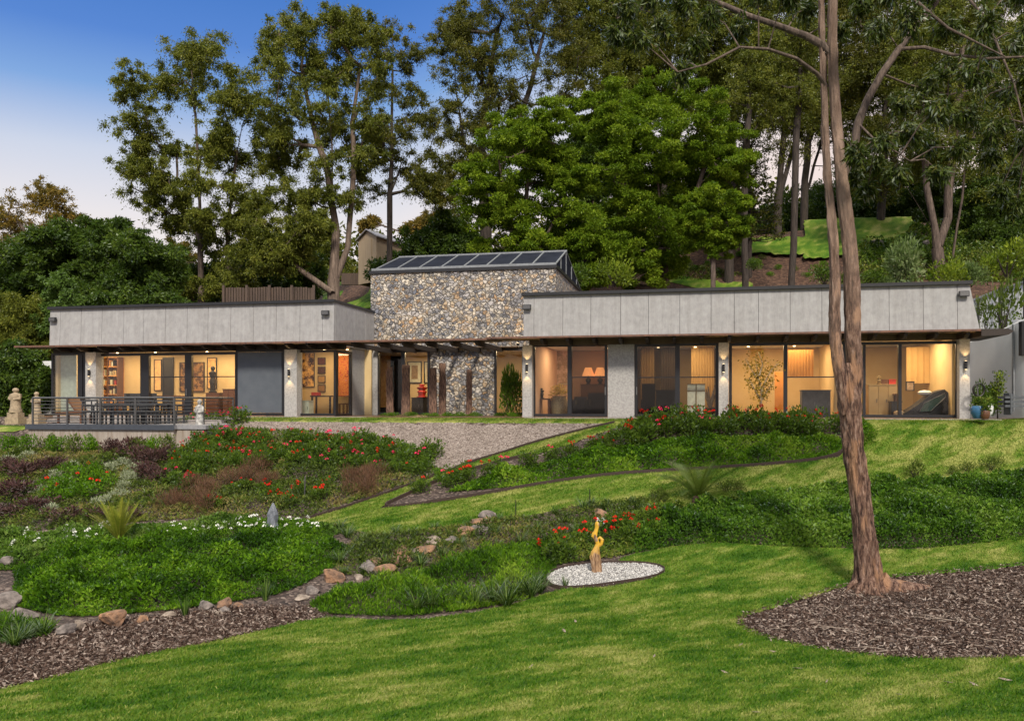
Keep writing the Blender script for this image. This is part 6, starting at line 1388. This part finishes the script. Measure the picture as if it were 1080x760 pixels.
# shrubs on the slope behind the right wing
for i,(u,v,R,h,k,l) in enumerate(((955,298,1.35,2.0,'varieg','pale variegated shrub on the slope above the right wing roof'),(998,305,1.2,1.5,'ylw','rounded yellow-green shrub right of the pale variegated one'),(1062,292,1.5,1.8,'ylw','rounded yellow-green shrub at the right edge above the white fence'),(918,302,1.0,.8,'darkb','low dark shrub just right of the foreground trunk behind the roof'),(870,300,.9,1.0,'darkb','low dark shrub behind the roof under the foreground trunk'),(1025,300,.8,1.2,'varieg','small pale flowering shrub between the two yellow-green ones'),(648,300,1.3,1.3,'ylw','low yellow-green shrub behind the roof at the foot of the feathery trees'),(610,302,1.0,1.2,'darkb','dark shrub just right of the skylight'),(795,285,.6,.6,'darkb','tiny dark shrub on the mulch slope right of the round tree'),(935,312,.9,1.0,'varieg','small white-flowered shrub left of the pale variegated one'))):
    plant('slope_shrub',l,'shrub',P(u,v,42.5 if v > 284 else 48),R*.8,h,k,None)
for i in range(30):
    u = random.uniform(700,1060); pt = G(u,random.uniform(268,296)); plant('slope_plant','small scattered plant on the brown mulch slope behind the roof','shrub',pt,.3,.35,random.choice(('mixed','green')),'small plants on the mulch slope',stems=False)
for u,v,l,s_ in ((925,262,'grey boulder half hidden on the slope below the hill lawn',7),(960,280,'low grey rock ledge beside the pale variegated shrub',8),(975,262,'rough grey rock at the foot of the leaning gum trunks',9)): rock(l,u,v,1.2,.6,.5,'rgrey',s_)
pt = P(1058,345,30.2); r = plant('climbing_shrub','reddish-green climbing shrub in front of the white slope fence','shrub',pt-[0,0,.1],.65,1.9,'mixed',None); r2 = plant('climbing_shrub','smaller dark climber against the slope fence beside the fascia','shrub',P(1040,350,31),.3,1.4,'mixed',None)

# ------------------------------------------------------------------ the big tree in front
TY = G(915,620)[1]; gz = G(915,620)
def foretrunk(pts, rads, k, seed, base=False, amp=.06):
    """rough barked stem; pts in photo pixels, radii in metres"""
    Q = np.array([P(u,v,TY+dy) for u,v,dy in pts]); n_ = []
    dense = []; rr = []
    for i in range(len(Q)-1):
        m_ = max(2,int(np.linalg.norm(Q[i+1]-Q[i])/.05))
        for j in range(m_): f = j/m_; dense.append(Q[i]+(Q[i+1]-Q[i])*f); rr.append(rads[i]+(rads[i+1]-rads[i])*f)
    dense.append(Q[-1]); rr.append(rads[-1]); D = np.array(dense); rr = np.array(rr)
    ker = np.ones(9)/9
    for c in range(3): pad = np.pad(D[:,c],4,mode='edge'); D[:,c] = np.convolve(pad,ker,'valid')
    vs = []; n = len(D); th = np.linspace(0,2*PI,k,endpoint=False)
    T = np.gradient(D,axis=0); T = unit(T); N_ = np.array([0,-1.,0])-T*(T@[0,-1.,0])[:,None]; N_ = unit(N_); B_ = np.cross(T,N_)
    S_ = np.cumsum(np.r_[0,np.linalg.norm(np.diff(D,axis=0),axis=1)])
    TH,SS = np.meshgrid(th,S_); cx,cy_ = np.cos(TH),np.sin(TH)
    w = fbm(cx*2.4+seed,cy_*2.4+SS*.6,seed,3)*.9; ridg = -np.abs(fbm(cx*7+seed,cy_*7+SS*1.5,seed+5,3))*2.2; fl = fbm(cx*9+SS*2.2,cy_*9+SS*2.6,seed+9,2)
    R = rr[:,None]*(1+.16*w)+amp*ridg+amp*.8*fl
    if base:
        hgt = D[:,2]-gz[2]; fl_ = np.exp(-np.clip(hgt,0,None)/.22)[:,None]; R = R*(1+fl_*(.35+.35*np.maximum(0,np.cos(TH*3+1))**2))
    V = D[:,None,:]+R[...,None]*(cx[...,None]*N_[:,None,:]+cy_[...,None]*B_[:,None,:])
    V = V.reshape(-1,3); i_,j_ = np.meshgrid(np.arange(n-1),np.arange(k),indexing='ij'); F_ = np.stack([i_*k+j_,i_*k+(j_+1)%k,(i_+1)*k+(j_+1)%k,(i_+1)*k+j_],-1).reshape(-1,4)
    return V,F_
m,t_,b,o = nodes('stringy brown bark'); v = coords(t_,(9,9,2.0)); n1 = noise(t_,v,2.0,8,.72); n2 = noise(t_,coords(t_,(3,3,.9)),1.6,3,.5); n3 = noise(t_,coords(t_,(26,26,4)),3,4,.7)
c = ramp(t_,n1,((.38,(.025,.012,.009)),(.46,(.11,.058,.040)),(.54,(.23,.14,.098)),(.66,(.38,.28,.22))))
c = mixc(t_,ramp(t_,n2,((.56,(0,0,0)),(.64,(.85,.85,.85)))),c,(.40,.23,.13)); c = mixc(t_,.75,c,ramp(t_,n3,((.3,(.42,.40,.4)),(.65,(1.25,1.2,1.2)))),'MULTIPLY')
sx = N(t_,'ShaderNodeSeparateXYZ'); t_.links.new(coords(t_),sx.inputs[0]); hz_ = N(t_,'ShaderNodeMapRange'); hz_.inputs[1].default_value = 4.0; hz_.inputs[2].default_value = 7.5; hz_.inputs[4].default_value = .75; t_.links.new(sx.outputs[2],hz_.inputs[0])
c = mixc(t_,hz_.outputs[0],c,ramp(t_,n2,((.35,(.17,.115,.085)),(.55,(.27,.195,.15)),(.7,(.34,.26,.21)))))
t_.links.new(c,b.inputs['Base Color']); b.inputs['Roughness'].default_value = .9; bump(t_,b,n1,1.0,.05); BK['fore'] = m
ft = thing('large_gum_tree','tall twin-stemmed gum tree with peeling reddish bark standing on the mulch bed in the foreground','tree',gz)
stems = [([(917,628,0),(915,600,0),(911,560,0),(906,510,0),(900,470,0),(896,430,0),(894,405,.02),(892,380,.05)],[.29,.245,.215,.20,.195,.21,.20,.12],46,1,True,.05),
 ([(893,440,-.06),(889,410,-.06),(882,370,-.05),(880,330,-.03),(881,300,0),(879,260,0),(876,220,0),(872,180,0),(870,130,0),(868,80,0),(867,40,0),(866,-40,.1),(868,-110,.1)],[.11,.13,.122,.115,.11,.095,.085,.08,.075,.07,.065,.06,.05],30,5,False,.03),
 ([(899,440,.08),(902,400,.08),(899,350,.06),(899,300,.05),(895,250,.03),(889,200,0),(884,150,-.05),(880,100,-.1),(878,50,-.12),(878,0,-.12),(882,-60,-.1),(885,-120,0)],[.12,.15,.16,.155,.14,.128,.115,.105,.095,.09,.08,.06],32,8,False,.03)]
Vs=[];Fs=[];b0=0
for s_ in stems: V,F_ = foretrunk(*s_); Vs.append(V); Fs.append(F_+b0); b0 += len(V)
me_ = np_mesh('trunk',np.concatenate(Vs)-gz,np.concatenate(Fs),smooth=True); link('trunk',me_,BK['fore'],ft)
brs = [([(880,60,-.1),(867,47,.0),(850,38,.15),(820,27,.3),(790,17,.5),(765,6,.7),(745,-2,.9),(700,-20,1.2)],[.085,.08,.07,.06,.055,.05,.045,.03]),
 ([(872,92,0),(862,78,-.1),(840,62,-.3),(810,52,-.5),(780,50,-.7),(745,68,-.9),(715,76,-1)],[.045,.04,.035,.03,.025,.02,.012]),
 ([(889,185,.05),(900,160,.1),(905,130,.1),(915,105,.2),(930,78,.3),(948,52,.4),(965,30,.5),(985,6,.6),(1005,-20,.7)],[.09,.085,.08,.075,.07,.065,.055,.05,.04]),
 ([(948,52,.4),(975,50,.2),(1005,58,0),(1040,62,-.4),(1080,60,-.8),(1130,80,-1)],[.04,.035,.03,.025,.02,.01]),
 ([(930,78,.3),(960,90,.6),(1000,100,.8),(1050,90,1)],[.025,.02,.015,.01]),
 ([(905,130,.1),(925,150,-.4),(945,160,-.8),(960,170,-1)],[.022,.018,.014,.01]),([(1005,-20,.7),(1040,20,.2),(1070,90,-.5),(1085,150,-.7)],[.03,.025,.018,.01]),
 ([(868,-60,.1),(800,-40,.4),(720,-10,.5),(650,20,.5)],[.05,.04,.03,.015]),([(885,-60,-.1),(940,-20,-.8),(1000,30,-1.2),(1060,60,-1.4)],[.05,.04,.025,.012])]
mb = MB(); tips = []
for pts,rads in brs:
    Q = np.array([P(u,v,TY+dy) for u,v,dy in pts]); mb.tube(Q,rads,9)
    tips += [Q[i]+(Q[i+1]-Q[i])*f for i in range(len(Q)//3,len(Q)-1) for f in (0,.33,.66)]+[Q[-1]]
# leafy sprays: clumps of long hanging leaves joined by twigs
cl = [(1060,100,24),(1030,80,24),(1000,75,22),(975,90,22),(950,110,22),(990,115,24),(1020,120,24),(1050,135,24),(1078,150,24),(960,140,20),(930,150,18),(905,160,13),(925,172,13),(945,180,14),(900,185,9),(915,200,9),(975,150,18),(1010,155,18),(1045,165,18),(1075,185,20),(1000,30,26),(1040,25,28),(1075,40,28),(960,20,22),(1040,55,24),(1085,80,24),
 (925,30,20),(935,-5,24),(985,-10,26),(1030,-15,26),(1075,-10,26),(850,10,16),(830,-5,20),(800,-10,20),(780,30,16),(750,15,18),(720,5,22),(690,-5,22),(660,5,20),(700,30,20),(675,40,18),(735,45,15),(720,75,12),(650,35,16),(1072,215,14),(885,30,12),(905,5,15),(1055,200,12),(990,180,10)]
P_=[];D_=[];T_=[]
tp = np.array(tips); rg = np.random.default_rng(5)
for u,v,r_ in cl:
    c = P(u,v,TY+rg.uniform(-1.3,1.3)); j = int(np.argmin(np.linalg.norm(tp-c,axis=1))); a = tp[j]; mid_ = (a+c)/2+[0,0,.12]; mb.tube([a,mid_,c],[.016,.012,.006],5); R = r_*TY/FPX
    for q in range(15):
        d = unit(rg.normal(size=3)); e_ = c+d*R*rg.uniform(.4,1.0); mb.tube([c,(c+e_)/2+[0,0,.04],e_-[0,0,.05]],[.006,.005,.003],4,cap=False)
        n = 30; f = rg.random(n)[:,None]; P_.append(c+(e_-c)*f+rg.normal(0,.05,(n,3))); D_.append(unit(rg.normal(0,.55,(n,3))+d*.4-[0,0,.8])); T_.append(np.clip(rg.random(n)*.7+.15*rg.random(),0,1))
mb.build('limb',BK['grey'],ft,smooth=True)
P_ = np.concatenate(P_); leaves('foliage',P_,np.concatenate(D_),RNG.uniform(.11,.20,len(P_)),.23,np.concatenate(T_),LT['fore'],ft,bend=.12)
# surface roots and peeled bark at the foot
mb = MB()
def gp(x,y,dz): return (x,y,float(Z(x,y))+dz)
bx,by = gz[0],gz[1]
for a,l_,r0 in ((-.22,1.25,.17),(-.05,1.0,.12),(-.55,.8,.07),(-1.6,.6,.06),(-2.4,.8,.05),(3.3,.6,.05),(.5,.8,.07)):
    mb.tube([gp(bx+.22*math.cos(a),by+.22*math.sin(a),.16),gp(bx+.4*math.cos(a),by+.4*math.sin(a),.05),gp(bx+l_*.7*math.cos(a+.1),by+l_*.7*math.sin(a+.1),.02),gp(bx+l_*math.cos(a+.25),by+l_*math.sin(a+.25),-.02)],[r0*1.2,r0,r0*.7,r0*.3],8)
mb.build('root',BK['fore'],ft,smooth=True)
rg = np.random.default_rng(9)
for i in range(70):
    u = rg.uniform(800,1070); v = 625+rg.uniform(-20,55)+(10 if u > 900 else 0); g = G(u,v)
    if sdf(np.array([g[0]]),np.array([g[1]]),treebed)[0] < .1: continue
    a = rg.random()*3; L_ = rg.uniform(.08,.3); d = np.array([math.cos(a),math.sin(a)*.7]); p1 = g[:2]-d*L_; p2 = g[:2]+d*L_; pm_ = g[:2]+rg.normal(0,.04,2)
    tag(MB().tube([gp(*p1,.03),gp(*pm_,.05),gp(*p2,.03)],[.006,.011,.004],5).build('fallen_twig',M['rpale'],loc=g),'thin bleached twig or bark strip lying on the dark mulch under the large tree','twig','twigs on the mulch bed')
